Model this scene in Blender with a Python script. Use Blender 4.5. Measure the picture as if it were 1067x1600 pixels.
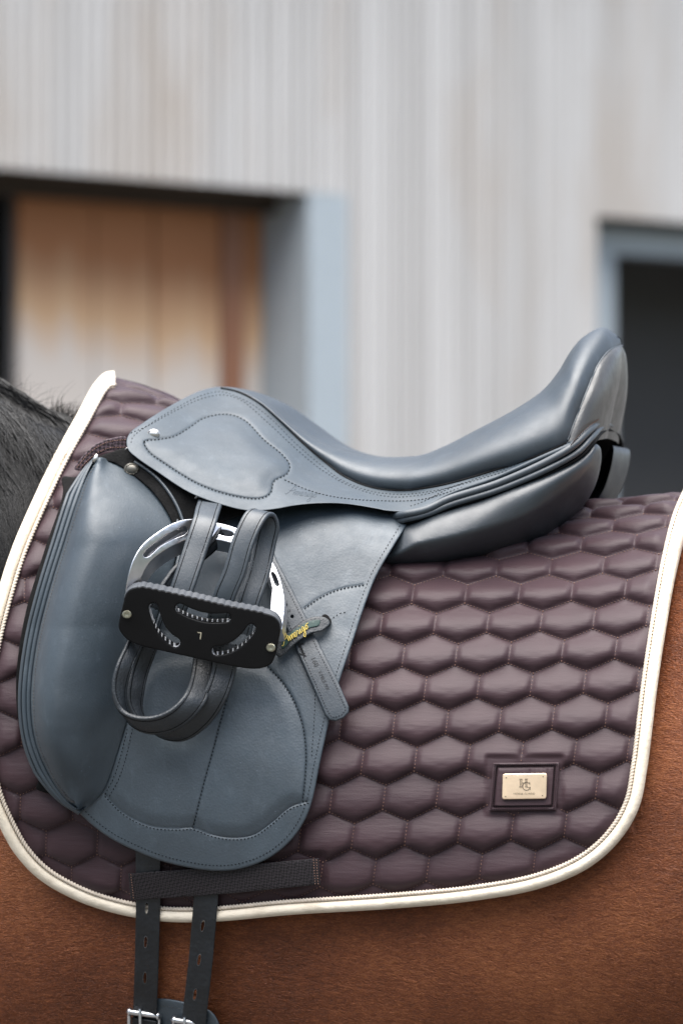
import bpy, math, random
import numpy as np
from mathutils import Vector, Matrix
from mathutils.geometry import delaunay_2d_cdt

random.seed(7)
rng = np.random.default_rng(7)
scene = bpy.context.scene
for o in list(bpy.data.objects):
    bpy.data.objects.remove(o)
R = math.radians

# ------------------------------------------------------------------ camera, sky, sun, exposure
CAMY, FPX, ZC, YAW = -3.33, 4500.0, 1.50, R(12.0)
cam_d = bpy.data.cameras.new('camera')
cam = bpy.data.objects.new('camera', cam_d)
scene.collection.objects.link(cam)
cam.location = (0, CAMY, ZC)
cam.rotation_euler = (R(90), 0, 0)
cam_d.sensor_fit = 'VERTICAL'
cam_d.sensor_height = 36.0
cam_d.lens = 36.0 * FPX / 1600.0
cam_d.clip_start = 0.05
cam_d.clip_end = 500.0
cam_d.dof.use_dof = True
cam_d.dof.focus_distance = 3.04
cam_d.dof.aperture_fstop = 3.5
cam_d.dof.aperture_blades = 0
scene.camera = cam

world = bpy.data.worlds.new('World')
scene.world = world
world.use_nodes = True
wn, wl = world.node_tree.nodes, world.node_tree.links
wn.clear()
SUN_EL, SUN_AZ = R(80), R(-150)      # azimuth measured from +Y towards +X
sky = wn.new('ShaderNodeTexSky')
sky.sky_type = 'NISHITA'
sky.sun_disc = False
sky.sun_elevation = SUN_EL
sky.sun_rotation = SUN_AZ
sky.air_density = 1.0
sky.dust_density = 2.0
hs = wn.new('ShaderNodeHueSaturation')
hs.inputs['Saturation'].default_value = 0.62
bg = wn.new('ShaderNodeBackground')
bg.inputs['Strength'].default_value = 0.12
wo = wn.new('ShaderNodeOutputWorld')
wl.new(sky.outputs[0], hs.inputs['Color'])
wl.new(hs.outputs[0], bg.inputs['Color'])
wl.new(bg.outputs[0], wo.inputs['Surface'])

sun_d = bpy.data.lights.new('sun', 'SUN')
sun_d.energy = 4.2
sun_d.angle = R(80)
sun_d.color = (1.0, 0.97, 0.93)
sun = bpy.data.objects.new('sun', sun_d)
scene.collection.objects.link(sun)
sdir = Vector((math.sin(SUN_AZ) * math.cos(SUN_EL), math.cos(SUN_AZ) * math.cos(SUN_EL), math.sin(SUN_EL)))
sun.rotation_euler = (-sdir).to_track_quat('-Z', 'Y').to_euler()
sun.location = (-4, -6, 9)

vs = scene.view_settings
vs.view_transform = 'Standard'
vs.look = 'None'
vs.gamma = 1.0
vs.exposure = 1.36
scene.cycles.use_denoising = True
scene.cycles.max_bounces = 8

# ------------------------------------------------------------------ helpers
col = scene.collection


def at(px, py, Y):
    """Point on the picture's ray (px, py) at depth Y from the horse's (yawed) middle plane."""
    px = np.asarray(px, float); py = np.asarray(py, float); Y = np.asarray(Y, float)
    Yw = Y - math.tan(YAW) * (px - 533.5) / 1500.0
    d = Yw - CAMY
    return np.stack(np.broadcast_arrays((px - 533.5) / FPX * d, Yw, ZC + (800 - py) / FPX * d), -1)


NRM = np.array([math.sin(YAW), math.cos(YAW), 0.0])


def mirror(p):
    p = np.asarray(p, float)
    return p - 2 * (p @ NRM)[..., None] * NRM


def empty(name, loc, label, cat, group=None):
    o = bpy.data.objects.new(name, None)
    o.empty_display_size = 0.05
    col.objects.link(o)
    o.location = loc
    o['label'] = label
    o['category'] = cat
    if group:
        o['group'] = group
    return o


def parent_inv(p):
    return Matrix.Translation(-Vector(p.location)) if p.type == 'EMPTY' else Matrix.Identity(4)


def mesh_obj(name, verts, faces, mat, parent=None, smooth=True, sharp=None, label=None, kind=None):
    me = bpy.data.meshes.new(name)
    me.from_pydata([tuple(map(float, v)) for v in verts], [], [tuple(int(i) for i in f) for f in faces])
    me.update()
    if smooth:
        me.polygons.foreach_set('use_smooth', [True] * len(me.polygons))
        if sharp:
            me.set_sharp_from_angle(angle=R(sharp))
    if mat:
        me.materials.append(mat)
    o = bpy.data.objects.new(name, me)
    col.objects.link(o)
    if parent:
        o.parent = parent
        o.matrix_parent_inverse = parent_inv(parent)
    if label:
        o['label'] = label
    if kind:
        o['kind'] = kind
    return o


def fast_mesh(name, verts, faces, mat, parent=None, kind=None, smooth=True):
    """verts (N,3) array, faces (M,k) array with one face size"""
    verts = np.asarray(verts, np.float32); faces = np.asarray(faces, np.int32)
    me = bpy.data.meshes.new(name)
    k = faces.shape[1]
    me.vertices.add(len(verts)); me.vertices.foreach_set('co', verts.ravel())
    me.loops.add(faces.size); me.loops.foreach_set('vertex_index', faces.ravel())
    me.polygons.add(len(faces))
    me.polygons.foreach_set('loop_start', np.arange(0, faces.size, k, dtype=np.int32))
    me.polygons.foreach_set('loop_total', np.full(len(faces), k, np.int32))
    me.polygons.foreach_set('use_smooth', np.full(len(faces), smooth))
    me.update(calc_edges=True); me.validate()
    me.materials.append(mat)
    o = bpy.data.objects.new(name, me)
    col.objects.link(o)
    if parent:
        o.parent = parent
        o.matrix_parent_inverse = parent_inv(parent)
    if kind:
        o['kind'] = kind
    return o


def spline(pts, step=4.0, closed=False):
    """Catmull-Rom through pts, resampled evenly; works in 2D or 3D."""
    P = np.asarray(pts, float)
    n = len(P)
    out = []
    m = n if closed else n - 1
    for i in range(m):
        if closed:
            p0, p1, p2, p3 = P[(i - 1) % n], P[i], P[(i + 1) % n], P[(i + 2) % n]
        else:
            p1, p2 = P[i], P[i + 1]
            p0 = P[i - 1] if i > 0 else 2 * p1 - p2
            p3 = P[i + 2] if i + 2 < n else 2 * p2 - p1
        # centripetal
        def tj(ti, a, b): return ti + max(np.linalg.norm(b - a), 1e-6) ** 0.5
        t0 = 0.0; t1 = tj(t0, p0, p1); t2 = tj(t1, p1, p2); t3 = tj(t2, p2, p3)
        t = np.linspace(t1, t2, 13)[:-1, None]
        A1 = (t1 - t) / (t1 - t0) * p0 + (t - t0) / (t1 - t0) * p1
        A2 = (t2 - t) / (t2 - t1) * p1 + (t - t1) / (t2 - t1) * p2
        A3 = (t3 - t) / (t3 - t2) * p2 + (t - t2) / (t3 - t2) * p3
        B1 = (t2 - t) / (t2 - t0) * A1 + (t - t0) / (t2 - t0) * A2
        B2 = (t3 - t) / (t3 - t1) * A2 + (t - t1) / (t3 - t1) * A3
        out.append((t2 - t) / (t2 - t1) * B1 + (t - t1) / (t2 - t1) * B2)
    Q = np.concatenate(out)
    Q = np.concatenate([Q, P[:1] if closed else P[-1:]])
    return resample(Q, step, closed)


def resample(Q, step, closed=False):
    seg = np.linalg.norm(np.diff(Q, axis=0), axis=1)
    s = np.concatenate([[0], np.cumsum(seg)])
    n = max(2, int(round(s[-1] / step)) + 1)
    t = np.linspace(0, s[-1], n)
    if closed:
        t = t[:-1]
    return np.stack([np.interp(t, s, Q[:, k]) for k in range(Q.shape[1])], -1)


def poly_rs(pts, step=4.0):
    P = np.asarray(pts, float)
    out = []
    for i in range(len(P)):
        a, b = P[i], P[(i + 1) % len(P)]
        n = max(1, int(round(np.linalg.norm(b - a) / step)))
        out.append(a + (b - a) * np.linspace(0, 1, n, endpoint=False)[:, None])
    return np.concatenate(out)


def dist_poly(p, poly, closed=True):
    """distance of points p (N,2) to a polyline"""
    p = np.asarray(p, float)
    A = np.asarray(poly, float)
    B = np.roll(A, -1, 0) if closed else A[1:]
    A = A if closed else A[:-1]
    out = np.empty(len(p))
    AB = B - A
    L2 = np.maximum((AB ** 2).sum(1), 1e-12)
    for i in range(0, len(p), 4000):
        q = p[i:i + 4000, None, :] - A[None]
        t = np.clip((q * AB).sum(2) / L2, 0, 1)
        dd = q - t[..., None] * AB
        out[i:i + 4000] = np.sqrt((dd ** 2).sum(2).min(1))
    return out


def inside(p, poly):
    p = np.asarray(p, float)
    A = np.asarray(poly, float); B = np.roll(A, -1, 0)
    res = np.zeros(len(p), bool)
    for i in range(0, len(p), 8000):
        q = p[i:i + 8000]
        x, y = q[:, 0:1], q[:, 1:2]
        c = ((A[:, 1] > y) != (B[:, 1] > y))
        with np.errstate(divide='ignore', invalid='ignore'):
            xi = (B[:, 0] - A[:, 0]) * (y - A[:, 1]) / (B[:, 1] - A[:, 1]) + A[:, 0]
        res[i:i + 8000] = (np.where(c, x < xi, False).sum(1) % 2) == 1
    return res


def poly_normals(P, closed):
    if closed:
        T = np.roll(P, -1, 0) - np.roll(P, 1, 0)
    else:
        T = np.gradient(P, axis=0)
    T = T / np.maximum(np.linalg.norm(T, axis=1, keepdims=True), 1e-9)
    return np.stack([T[:, 1], -T[:, 0]], -1)


class TPS:
    """thin plate spline depth from scattered (px, py, Y)"""
    def __init__(self, pts, lam=1e-4):
        P = np.asarray(pts, float)
        self.x = P[:, :2] / 100.0
        n = len(P)
        K = self.k(np.linalg.norm(self.x[:, None] - self.x[None], axis=2)) + lam * np.eye(n)
        Q = np.concatenate([np.ones((n, 1)), self.x], 1)
        A = np.block([[K, Q], [Q.T, np.zeros((3, 3))]])
        s = np.linalg.solve(A, np.concatenate([P[:, 2], np.zeros(3)]))
        self.w, self.a = s[:n], s[n:]

    @staticmethod
    def k(r):
        return np.where(r > 1e-9, r * r * np.log(np.maximum(r, 1e-9)), 0)

    def __call__(self, px, py):
        q = np.stack(np.broadcast_arrays(np.asarray(px, float), np.asarray(py, float)), -1).reshape(-1, 2) / 100.0
        out = np.empty(len(q))
        for i in range(0, len(q), 8000):
            out[i:i + 8000] = self.k(np.linalg.norm(q[i:i + 8000, None] - self.x[None], axis=2)) @ self.w
        out += self.a[0] + q @ self.a[1:]
        return out.reshape(np.shape(np.asarray(px, float) + np.asarray(py, float)))


def sstep(a, b, x):
    t = np.clip((np.asarray(x, float) - a) / (b - a), 0, 1)
    return t * t * (3 - 2 * t)


def sheet(name, outline, depth, thick, mat, parent, holes=(), er=3.0, step=5.0, grooves=(), ext=None,
          mirrored=False, sharp=50, label=None, kind=None, hole_er=None):
    """Leather or metal sheet with an outline in picture units, a depth function, a rounded edge and a thickness."""
    outline = np.asarray(outline, float)
    loops = [outline] + [np.asarray(h, float) for h in holes]
    allp, edges = [], []
    n0 = 0
    for L in loops:
        k = len(L)
        allp.append(L)
        edges += [(n0 + i, n0 + (i + 1) % k) for i in range(k)]
        n0 += k
    extra = []
    for li, L in enumerate(loops):
        N = poly_normals(L, True)
        e = er if (li == 0 or hole_er is None) else hole_er
        for f in (0.08, 0.3, 0.62, 1.0):
            for sg in (1, -1):
                extra.append(L + N * e * f * sg)
    for (G, w, dp, cl) in grooves:
        N = poly_normals(G, cl)
        for f in (-1, -0.5, 0, 0.5, 1):
            extra.append(G + N * w * f)
    mn, mx = outline.min(0), outline.max(0)
    gx = np.arange(mn[0] + step * .5, mx[0], step)
    gy = np.arange(mn[1] + step * .5, mx[1], step * .87)
    g = np.stack(np.meshgrid(gx, gy), -1)
    g[1::2, :, 0] += step * .5
    g = g.reshape(-1, 2)
    E = np.concatenate(extra)
    def keep(q, m):
        ok = inside(q, outline)
        for h in loops[1:]:
            ok &= ~inside(q, h)
        for L in loops:
            ok &= dist_poly(q, L) > m
        return q[ok]
    E = keep(E, er * 0.05)
    g = keep(g, max(er * 1.1, 0.5))
    if len(grooves) and len(g):
        for (G, w, dp, cl) in grooves:
            g = g[dist_poly(g, G, cl) > w * 1.2]
    pts = np.concatenate(allp + [E, g])
    r = delaunay_2d_cdt([Vector(p) for p in pts], edges, [], 0, 1e-4)
    V = np.array([tuple(v) for v in r[0]])
    Fc = np.array([f for f in r[2] if len(f) == 3], int)
    c = V[Fc].mean(1)
    ok = inside(c, outline)
    for h in loops[1:]:
        ok &= ~inside(c, h)
    Fc = Fc[ok]
    # orient: picture y is down, front must face the camera (-Y)
    a, b, d_ = V[Fc[:, 0]], V[Fc[:, 1]], V[Fc[:, 2]]
    cr = (b[:, 0] - a[:, 0]) * (d_[:, 1] - a[:, 1]) - (b[:, 1] - a[:, 1]) * (d_[:, 0] - a[:, 0])
    Fc[cr > 0] = Fc[cr > 0][:, ::-1]
    Y = depth(V[:, 0], V[:, 1])
    for li, L in enumerate(loops):
        e = er if (li == 0 or hole_er is None) else hole_er
        if e > 0:
            q = 1 - np.minimum(dist_poly(V, L) / e, 1)
            Y = Y + e / 1500.0 * (1 - np.sqrt(np.maximum(1 - q * q, 0)))
    for (G, w, dp, cl) in grooves:
        q = np.minimum(dist_poly(V, G, cl) / w, 1)
        Y = Y + dp * (1 - q) ** 1.5
    front = at(V[:, 0], V[:, 1], Y)
    if ext is None:
        base = depth(V[:, 0], V[:, 1])
        back = at(V[:, 0], V[:, 1], base + thick)
    else:
        back = at(V[:, 0] + ext[0], V[:, 1] + ext[1], depth(V[:, 0], V[:, 1]) + ext[2])
    n = len(V)
    ed = {}
    for f in Fc:
        for i in range(3):
            e = (f[i], f[(i + 1) % 3])
            ed[e] = ed.get(e, 0) + 1
    rim = [(e[1], e[0], e[0] + n, e[1] + n) for e in ed if (e[1], e[0]) not in ed]
    verts = np.concatenate([front, back])
    faces = [tuple(f) for f in Fc] + [tuple(f[::-1] + n) for f in Fc] + rim
    if mirrored:
        verts = mirror(verts)
        faces = [f[::-1] for f in faces]
    return mesh_obj(name, verts, faces, mat, parent, sharp=sharp, label=label, kind=kind)


def frames(P):
    T = np.gradient(P, axis=0)
    T /= np.maximum(np.linalg.norm(T, axis=1, keepdims=True), 1e-12)
    n = np.array([0, -1.0, 0])
    N = []
    for t in T:
        n = n - t * (n @ t)
        if np.linalg.norm(n) < 1e-6:
            n = np.array([1.0, 0, 0]) - t * t[0]
        n = n / np.linalg.norm(n)
        N.append(n)
    N = np.array(N)
    return T, N, np.cross(T, N)


def tube_vf(P, r, seg=8, cap=True):
    P = np.asarray(P, float)
    r = np.broadcast_to(np.asarray(r, float), (len(P),))
    T, N, B = frames(P)
    a = np.linspace(0, 2 * math.pi, seg, endpoint=False)
    V = (P[:, None] + r[:, None, None] * (np.cos(a)[None, :, None] * N[:, None] + np.sin(a)[None, :, None] * B[:, None])).reshape(-1, 3)
    F = []
    n = len(P)
    for i in range(n - 1):
        for j in range(seg):
            k = (j + 1) % seg
            F.append((i * seg + j, i * seg + k, (i + 1) * seg + k, (i + 1) * seg + j))
    if cap:
        F.append(tuple(range(seg))[::-1])
        F.append(tuple(range((n - 1) * seg, n * seg)))
    return V, F


def tube(name, P, r, mat, parent, seg=8, mirrored=False, label=None, kind=None):
    V, F = tube_vf(P, r, seg)
    if mirrored:
        V = mirror(V); F = [f[::-1] for f in F]
    return mesh_obj(name, V, F, mat, parent, sharp=60, label=label, kind=kind)


class Soup:
    def __init__(self): self.v, self.f, self.n = [], [], 0
    def add(self, V, F):
        V = np.asarray(V, float)
        self.v.append(V)
        self.f += [tuple(i + self.n for i in f) for f in F]
        self.n += len(V)
    def build(self, name, mat, parent=None, **k):
        return mesh_obj(name, np.concatenate(self.v), self.f, mat, parent, **k)


def stitches(name, lines, depth, mat, parent, pitch=5.8, length=3.8, w=0.95, h=0.0006, lift=0.0004, mirrored=False):
    """Thread dashes along picture-space polylines on a surface: one object of tiny raised lozenges."""
    V, F, n = [], [], 0
    for L in lines:
        Q = resample(np.asarray(L, float), pitch)
        T = np.gradient(Q, axis=0)
        T /= np.maximum(np.linalg.norm(T, axis=1, keepdims=True), 1e-9)
        ang = rng.normal(0, 0.10, len(Q))
        ca, sa = np.cos(ang), np.sin(ang)
        T = np.stack([T[:, 0] * ca - T[:, 1] * sa, T[:, 0] * sa + T[:, 1] * ca], -1)
        N = np.stack([-T[:, 1], T[:, 0]], -1)
        A = Q - T * length / 2; B = Q + T * length / 2
        corners = [A, Q + N * w - T * length * .2, B, Q - N * w + T * length * .2]
        Ys = [depth(c[:, 0], c[:, 1]) for c in corners]
        Yq = depth(Q[:, 0], Q[:, 1])
        pts = [at(c[:, 0], c[:, 1], y + 0.0004) for c, y in zip(corners, Ys)]
        t1 = Q - T * length * .25; t2 = Q + T * length * .25
        pts += [at(t1[:, 0], t1[:, 1], depth(t1[:, 0], t1[:, 1]) - h - lift), at(t2[:, 0], t2[:, 1], depth(t2[:, 0], t2[:, 1]) - h - lift)]
        P = np.stack(pts, 1).reshape(-1, 3)
        base = np.array([(0, 4, 1), (1, 4, 5), (1, 5, 2), (2, 5, 3), (3, 5, 4), (3, 4, 0)])
        m = len(Q)
        V.append(P)
        F.append((base[None] + (np.arange(m) * 6)[:, None, None] + n).reshape(-1, 3))
        n += 6 * m
    V = np.concatenate(V); F = np.concatenate(F)
    if mirrored:
        V = mirror(V); F = F[:, ::-1]
    return fast_mesh(name, V, F, mat, parent, kind='stuff')


def ribbon(name, path, wid, thick, mat, parent, step=0.004, groove=True, label=None):
    """Strap: path (N,3), wid (N,3) full-width vectors; rounded edges, pressed stitch lines."""
    path = np.asarray(path, float); wid = np.asarray(wid, float)
    D = np.concatenate([path, wid], 1)
    D = spline(D, step)
    P, Wv = D[:, :3], D[:, 3:]
    T = np.gradient(P, axis=0)
    T /= np.maximum(np.linalg.norm(T, axis=1, keepdims=True), 1e-9)
    N = np.cross(Wv, T)
    N /= np.maximum(np.linalg.norm(N, axis=1, keepdims=True), 1e-9)
    g = 0.90 if groove else 1.0
    a = [-1, -.985, -.93, -.84, -.72, -.66, -.6, 0, .6, .66, .72, .84, .93, .985, 1]
    h = [0, .5, .85, 1, .98, g, .98, 1.05, .98, g, .98, 1, .85, .5, 0]
    sec = [(x, y) for x, y in zip(a, h)] + [(x, -y) for x, y in zip(a[-2:0:-1], h[-2:0:-1])]
    m = len(sec)
    V = np.stack([P + Wv * .5 * x + N * thick * .5 * y for x, y in sec], 1).reshape(-1, 3)
    F = []
    n = len(P)
    for i in range(n - 1):
        for j in range(m):
            k = (j + 1) % m
            F.append((i * m + j, (i + 1) * m + j, (i + 1) * m + k, i * m + k))
    F.append(tuple(range(m)))
    F.append(tuple(range((n - 1) * m, n * m))[::-1])
    o = mesh_obj(name, V, F, mat, parent, sharp=60, label=label)
    return o, P, Wv, N


def ribbon_stitches(name, specs, mat, parent, thick, pitch=0.0037, length=0.0025, w=0.0008):
    V, F, n = [], [], 0
    base = np.array([(0, 4, 1), (1, 4, 5), (1, 5, 2), (2, 5, 3), (3, 5, 4), (3, 4, 0)])
    for (P, Wv, N) in specs:
        for a in (-.66, .66):
            for sd in (1, -1):
                L = P + Wv * .5 * a + N * sd * thick * .41
                D = resample(np.concatenate([L, N * sd, Wv], 1), pitch)
                # resample measured in 9-D is slightly uneven on curves: fine for hand stitching
                Q, Nn, Ww = D[:, :3], D[:, 3:6], D[:, 6:]
                T = np.gradient(Q, axis=0); T /= np.maximum(np.linalg.norm(T, axis=1, keepdims=True), 1e-9)
                Wn = Ww / np.linalg.norm(Ww, axis=1, keepdims=True)
                pts = [Q - T * length / 2, Q + Wn * w, Q + T * length / 2, Q - Wn * w,
                       Q - T * length * .25 + Nn * .0008, Q + T * length * .25 + Nn * .0008]
                V.append(np.stack(pts, 1).reshape(-1, 3))
                m = len(Q)
                F.append((base[None] + (np.arange(m) * 6)[:, None, None] + n).reshape(-1, 3))
                n += 6 * m
    return fast_mesh(name, np.concatenate(V), np.concatenate(F), mat, parent, kind='stuff')


def text_2d(s, shear=0.0):
    cu = bpy.data.curves.new('lettering', 'FONT')
    cu.body = s; cu.shear = shear; cu.resolution_u = 3
    cu.align_x = 'CENTER'; cu.align_y = 'CENTER'
    ob = bpy.data.objects.new('lettering', cu)
    col.objects.link(ob)
    bpy.context.view_layer.update()
    me = ob.evaluated_get(bpy.context.evaluated_depsgraph_get()).to_mesh()
    V = np.array([tuple(v.co) for v in me.vertices]); F = [tuple(p.vertices) for p in me.polygons]
    bpy.data.objects.remove(ob)
    bpy.data.curves.remove(cu)
    return V[:, :2], F


def text_on(name, s, cx, cy, size, ang, depth, mat, parent, shear=0.0, sx=1.0, lift=0.0005):
    """Lettering laid on a surface: size in picture units, ang in degrees clockwise."""
    V, F = text_2d(s, shear)
    a = R(ang)
    x, y = V[:, 0] * size * sx, -V[:, 1] * size
    px = cx + x * math.cos(a) - y * math.sin(a)
    py = cy + x * math.sin(a) + y * math.cos(a)
    return mesh_obj(name, at(px, py, depth(px, py) - lift), F, mat, parent, smooth=False)


SCRIPT = [
    [(-.15, .1), (0.0, 0), (.2, .25), (.45, .75), (.66, 1.15), (.68, .6), (.72, .05)],
    [(.08, .55), (.3, .40), (.55, .48), (.82, .6)],
    [(.72, .1), (.88, .5), (.93, 0.02), (1.02, .36), (1.12, .5), (1.15, 0.02), (1.24, .36), (1.35, .5), (1.39, .08), (1.48, .1), (1.62, .3), (1.63, .48), (1.52, .45), (1.49, .2), (1.56, .03), (1.72, .1),
     (1.84, .52), (1.87, .42), (2.0, .44), (1.98, .06), (2.1, .1), (2.22, .48), (2.22, .05), (2.34, .12)],
    [(2.66, .42), (2.5, .5), (2.4, .22), (2.5, .04), (2.64, .42), (2.62, -.25), (2.46, -.5), (2.36, -.32), (2.75, .12), (2.95, .48), (2.82, .3), (2.88, .04), (3.06, .2), (2.99, .48), (3.25, .5)],
    [(2.25, .72), (2.28, .76)],
]


def script_on(name, origin, ang, unit, depth, mat, parent, rad, lift=0.0006, slant=0.25):
    S = Soup()
    a = R(ang)
    for st in SCRIPT:
        L = spline(np.array(st), 0.05)
        x = (L[:, 0] + slant * L[:, 1]) * unit; y = -L[:, 1] * unit
        px = origin[0] + x * math.cos(a) - y * math.sin(a)
        py = origin[1] + x * math.sin(a) + y * math.cos(a)
        V, F = tube_vf(at(px, py, depth(px, py) - lift), rad, 5)
        S.add(V, F)
    return S.build(name, mat, parent)


# ------------------------------------------------------------------ materials
def new_mat(name):
    m = bpy.data.materials.new(name)
    m.use_nodes = True
    nt = m.node_tree
    b = nt.nodes['Principled BSDF']
    return m, nt, b


def add(nt, t, **k):
    n = nt.nodes.new(t)
    for a, v in k.items():
        setattr(n, a, v)
    return n


def coords(nt, scale=(1, 1, 1), rot=(0, 0, 0)):
    tc = add(nt, 'ShaderNodeTexCoord'); mp = add(nt, 'ShaderNodeMapping')
    mp.inputs['Scale'].default_value = scale
    mp.inputs['Rotation'].default_value = rot
    nt.links.new(tc.outputs['Object'], mp.inputs['Vector'])
    return mp.outputs[0]


def noise(nt, vec, scale, detail=3, rough=0.55):
    n = add(nt, 'ShaderNodeTexNoise')
    n.inputs['Scale'].default_value = scale; n.inputs['Detail'].default_value = detail; n.inputs['Roughness'].default_value = rough
    nt.links.new(vec, n.inputs['Vector'])
    return n.outputs['Fac']


def ramp(nt, fac, stops):
    r = add(nt, 'ShaderNodeValToRGB')
    e = r.color_ramp.elements
    while len(e) < len(stops):
        e.new(0.5)
    for x, (p, c) in zip(e, stops):
        x.position = p; x.color = (*c, 1) if len(c) == 3 else c
    nt.links.new(fac, r.inputs[0])
    return r.outputs[0]


def bump(nt, b, h, dist, strength=1.0):
    bm = add(nt, 'ShaderNodeBump')
    bm.inputs['Distance'].default_value = dist; bm.inputs['Strength'].default_value = strength
    nt.links.new(h, bm.inputs['Height'])
    nt.links.new(bm.outputs[0], b.inputs['Normal'])
    return bm


def mth(nt, op, a, b=None):
    n = add(nt, 'ShaderNodeMath', operation=op)
    for i, v in enumerate((a, b)):
        if v is None: continue
        if isinstance(v, (int, float)): n.inputs[i].default_value = v
        else: nt.links.new(v, n.inputs[i])
    return n.outputs[0]


def leather(name, c, rough=0.42, var=0.25, spec=0.5, grain=0.00035, gscale=420, crease=0.0, scuff=0.1):
    m, nt, b = new_mat(name)
    v = coords(nt)
    n1 = noise(nt, v, 14, 4, .6)
    c1 = tuple(x * (1 - var) for x in c); c2 = tuple(x * (1 + var) for x in c)
    base = ramp(nt, n1, [(0.3, c1), (0.7, c2)])
    sv = add(nt, 'ShaderNodeTexVoronoi'); sv.inputs['Scale'].default_value = 130
    nt.links.new(v, sv.inputs['Vector'])
    speck = mth(nt, 'MULTIPLY', mth(nt, 'LESS_THAN', sv.outputs['Distance'], .10), mth(nt, 'GREATER_THAN', noise(nt, v, 55, 2), .60))
    rub = ramp(nt, noise(nt, coords(nt, (60, 60, 25), (0, R(35), 0)), 1, 5, .7), [(.56, (0, 0, 0)), (.80, (.35, .35, .35))])
    dust = mth(nt, 'ADD', mth(nt, 'MULTIPLY', speck, .55), rub)
    mx = add(nt, 'ShaderNodeMix', data_type='RGBA')
    nt.links.new(dust, mx.inputs[0]); nt.links.new(base, mx.inputs[6]); mx.inputs[7].default_value = (c[0] * 2 + .03, c[1] * 2 + .03, c[2] * 2 + .03, 1)
    nt.links.new(mx.outputs[2], b.inputs['Base Color'])
    n2 = noise(nt, v, 45, 5, .65)
    mr = add(nt, 'ShaderNodeMapRange')
    mr.inputs['To Min'].default_value = rough - scuff; mr.inputs['To Max'].default_value = rough + scuff
    mr.inputs['From Min'].default_value = .3; mr.inputs['From Max'].default_value = .7
    nt.links.new(n2, mr.inputs['Value']); nt.links.new(mr.outputs[0], b.inputs['Roughness'])
    b.inputs['Specular IOR Level'].default_value = spec
    vo = add(nt, 'ShaderNodeTexVoronoi'); vo.inputs['Scale'].default_value = gscale
    nt.links.new(v, vo.inputs['Vector'])
    h = mth(nt, 'ADD', vo.outputs['Distance'], mth(nt, 'MULTIPLY', noise(nt, v, gscale * .4, 3), 1.0))
    h = mth(nt, 'ADD', h, mth(nt, 'MULTIPLY', noise(nt, coords(nt, (38, 38, 26), (0, R(20), 0)), 1, 4, .6), 5.0))
    if crease:
        h = mth(nt, 'ADD', h, mth(nt, 'MULTIPLY', noise(nt, coords(nt, (300, 300, 40), (0, R(-20), 0)), 1, 3), crease))
    bump(nt, b, h, grain)
    return m


M_LEATHER = leather('black_leather', (0.033, 0.0475, 0.061), 0.52, .18, .75, .00013, 420, scuff=.08)
M_SKIRT = leather('smooth_leather', (0.027, 0.040, 0.052), 0.54, .14, .65, .00008, 480, scuff=.07)
M_PANEL = leather('panel_leather', (0.011, 0.0165, 0.022), 0.46, .16, .80, .00006, 520, scuff=.07)
M_SEAT = leather('polished_leather', (0.022, 0.032, 0.0415), 0.50, .16, .80, .00006, 520, scuff=.07)
M_STRAP = leather('strap_leather', (0.019, 0.027, 0.035), 0.45, .15, .7, .00010, 600, scuff=.06)
M_ROUGH = leather('wrinkled_leather', (0.011, 0.0145, 0.0185), 0.48, .2, .6, .00022, 500, 1.5)
M_DARK = leather('worn_dark_leather', (0.0035, 0.0034, 0.0035), 0.75, .3, .12, .0002, 400)
M_OLD = leather('aged_leather', (0.008, 0.010, 0.0125), 0.52, .45, .5, .0004, 190, 0, .15)
M_BACK = leather('cantle_leather', (0.040, 0.040, 0.038), 0.38, .3, .8, .0001)


def plain(name, c, rough=.5, metal=0.0, spec=.5):
    m, nt, b = new_mat(name)
    v = coords(nt)
    n = noise(nt, v, 60, 3)
    nt.links.new(ramp(nt, n, [(0.25, tuple(x * .85 for x in c)), (0.75, tuple(min(1, x * 1.12) for x in c))]), b.inputs['Base Color'])
    b.inputs['Roughness'].default_value = rough
    b.inputs['Metallic'].default_value = metal
    b.inputs['Specular IOR Level'].default_value = spec
    bump(nt, b, noise(nt, v, 500, 2), .0001)
    return m


M_THREAD = plain('dark_thread', (0.004, 0.0045, 0.005), .8, 0, .1)
M_THREAD_PALE = plain('grey_thread', (0.060, 0.060, 0.060), .7, 0, .3)
M_PADTHREAD = plain('brown_thread', (0.24, 0.135, 0.10), .7, 0, .3)
M_STEEL = plain('polished_aluminium', (0.66, 0.66, 0.68), .30, 1.0)
M_STUD = plain('silver_stud', (0.62, 0.60, 0.56), .3, 1.0)
M_STUD_OLD = plain('tarnished_stud', (0.16, 0.15, 0.13), .45, .8)
M_BLACK = plain('black_anodised', (0.004, 0.004, 0.0045), .45, 0, .2)
M_GRIP = plain('lit_grip_rubber', (0.05, 0.055, 0.063), .6, 0, .4)
M_TEETH = plain('pale_grip_metal', (0.60, 0.61, 0.63), .45, .3)  # serrated slot walls, paler than the tread plate
M_MARK = plain('pale_engraving', (0.42, 0.38, 0.28), .5)
M_BOLT = plain('brass_grey_bolt', (0.42, 0.40, 0.31), .35, 1.0)
M_GOLD = plain('pale_gold_plate', (0.88, 0.68, 0.48), .35, .6)
M_ENGRAVE = plain('engraved_dark', (0.10, 0.075, 0.05), .6)
M_YELLOW = plain('gold_print', (0.50, 0.38, 0.07), .5)
M_GREEN = plain('green_patch', (0.008, 0.035, 0.028), .5)
M_IMPRINT = plain('pressed_print', (0.010, 0.011, 0.013), .6)
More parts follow.
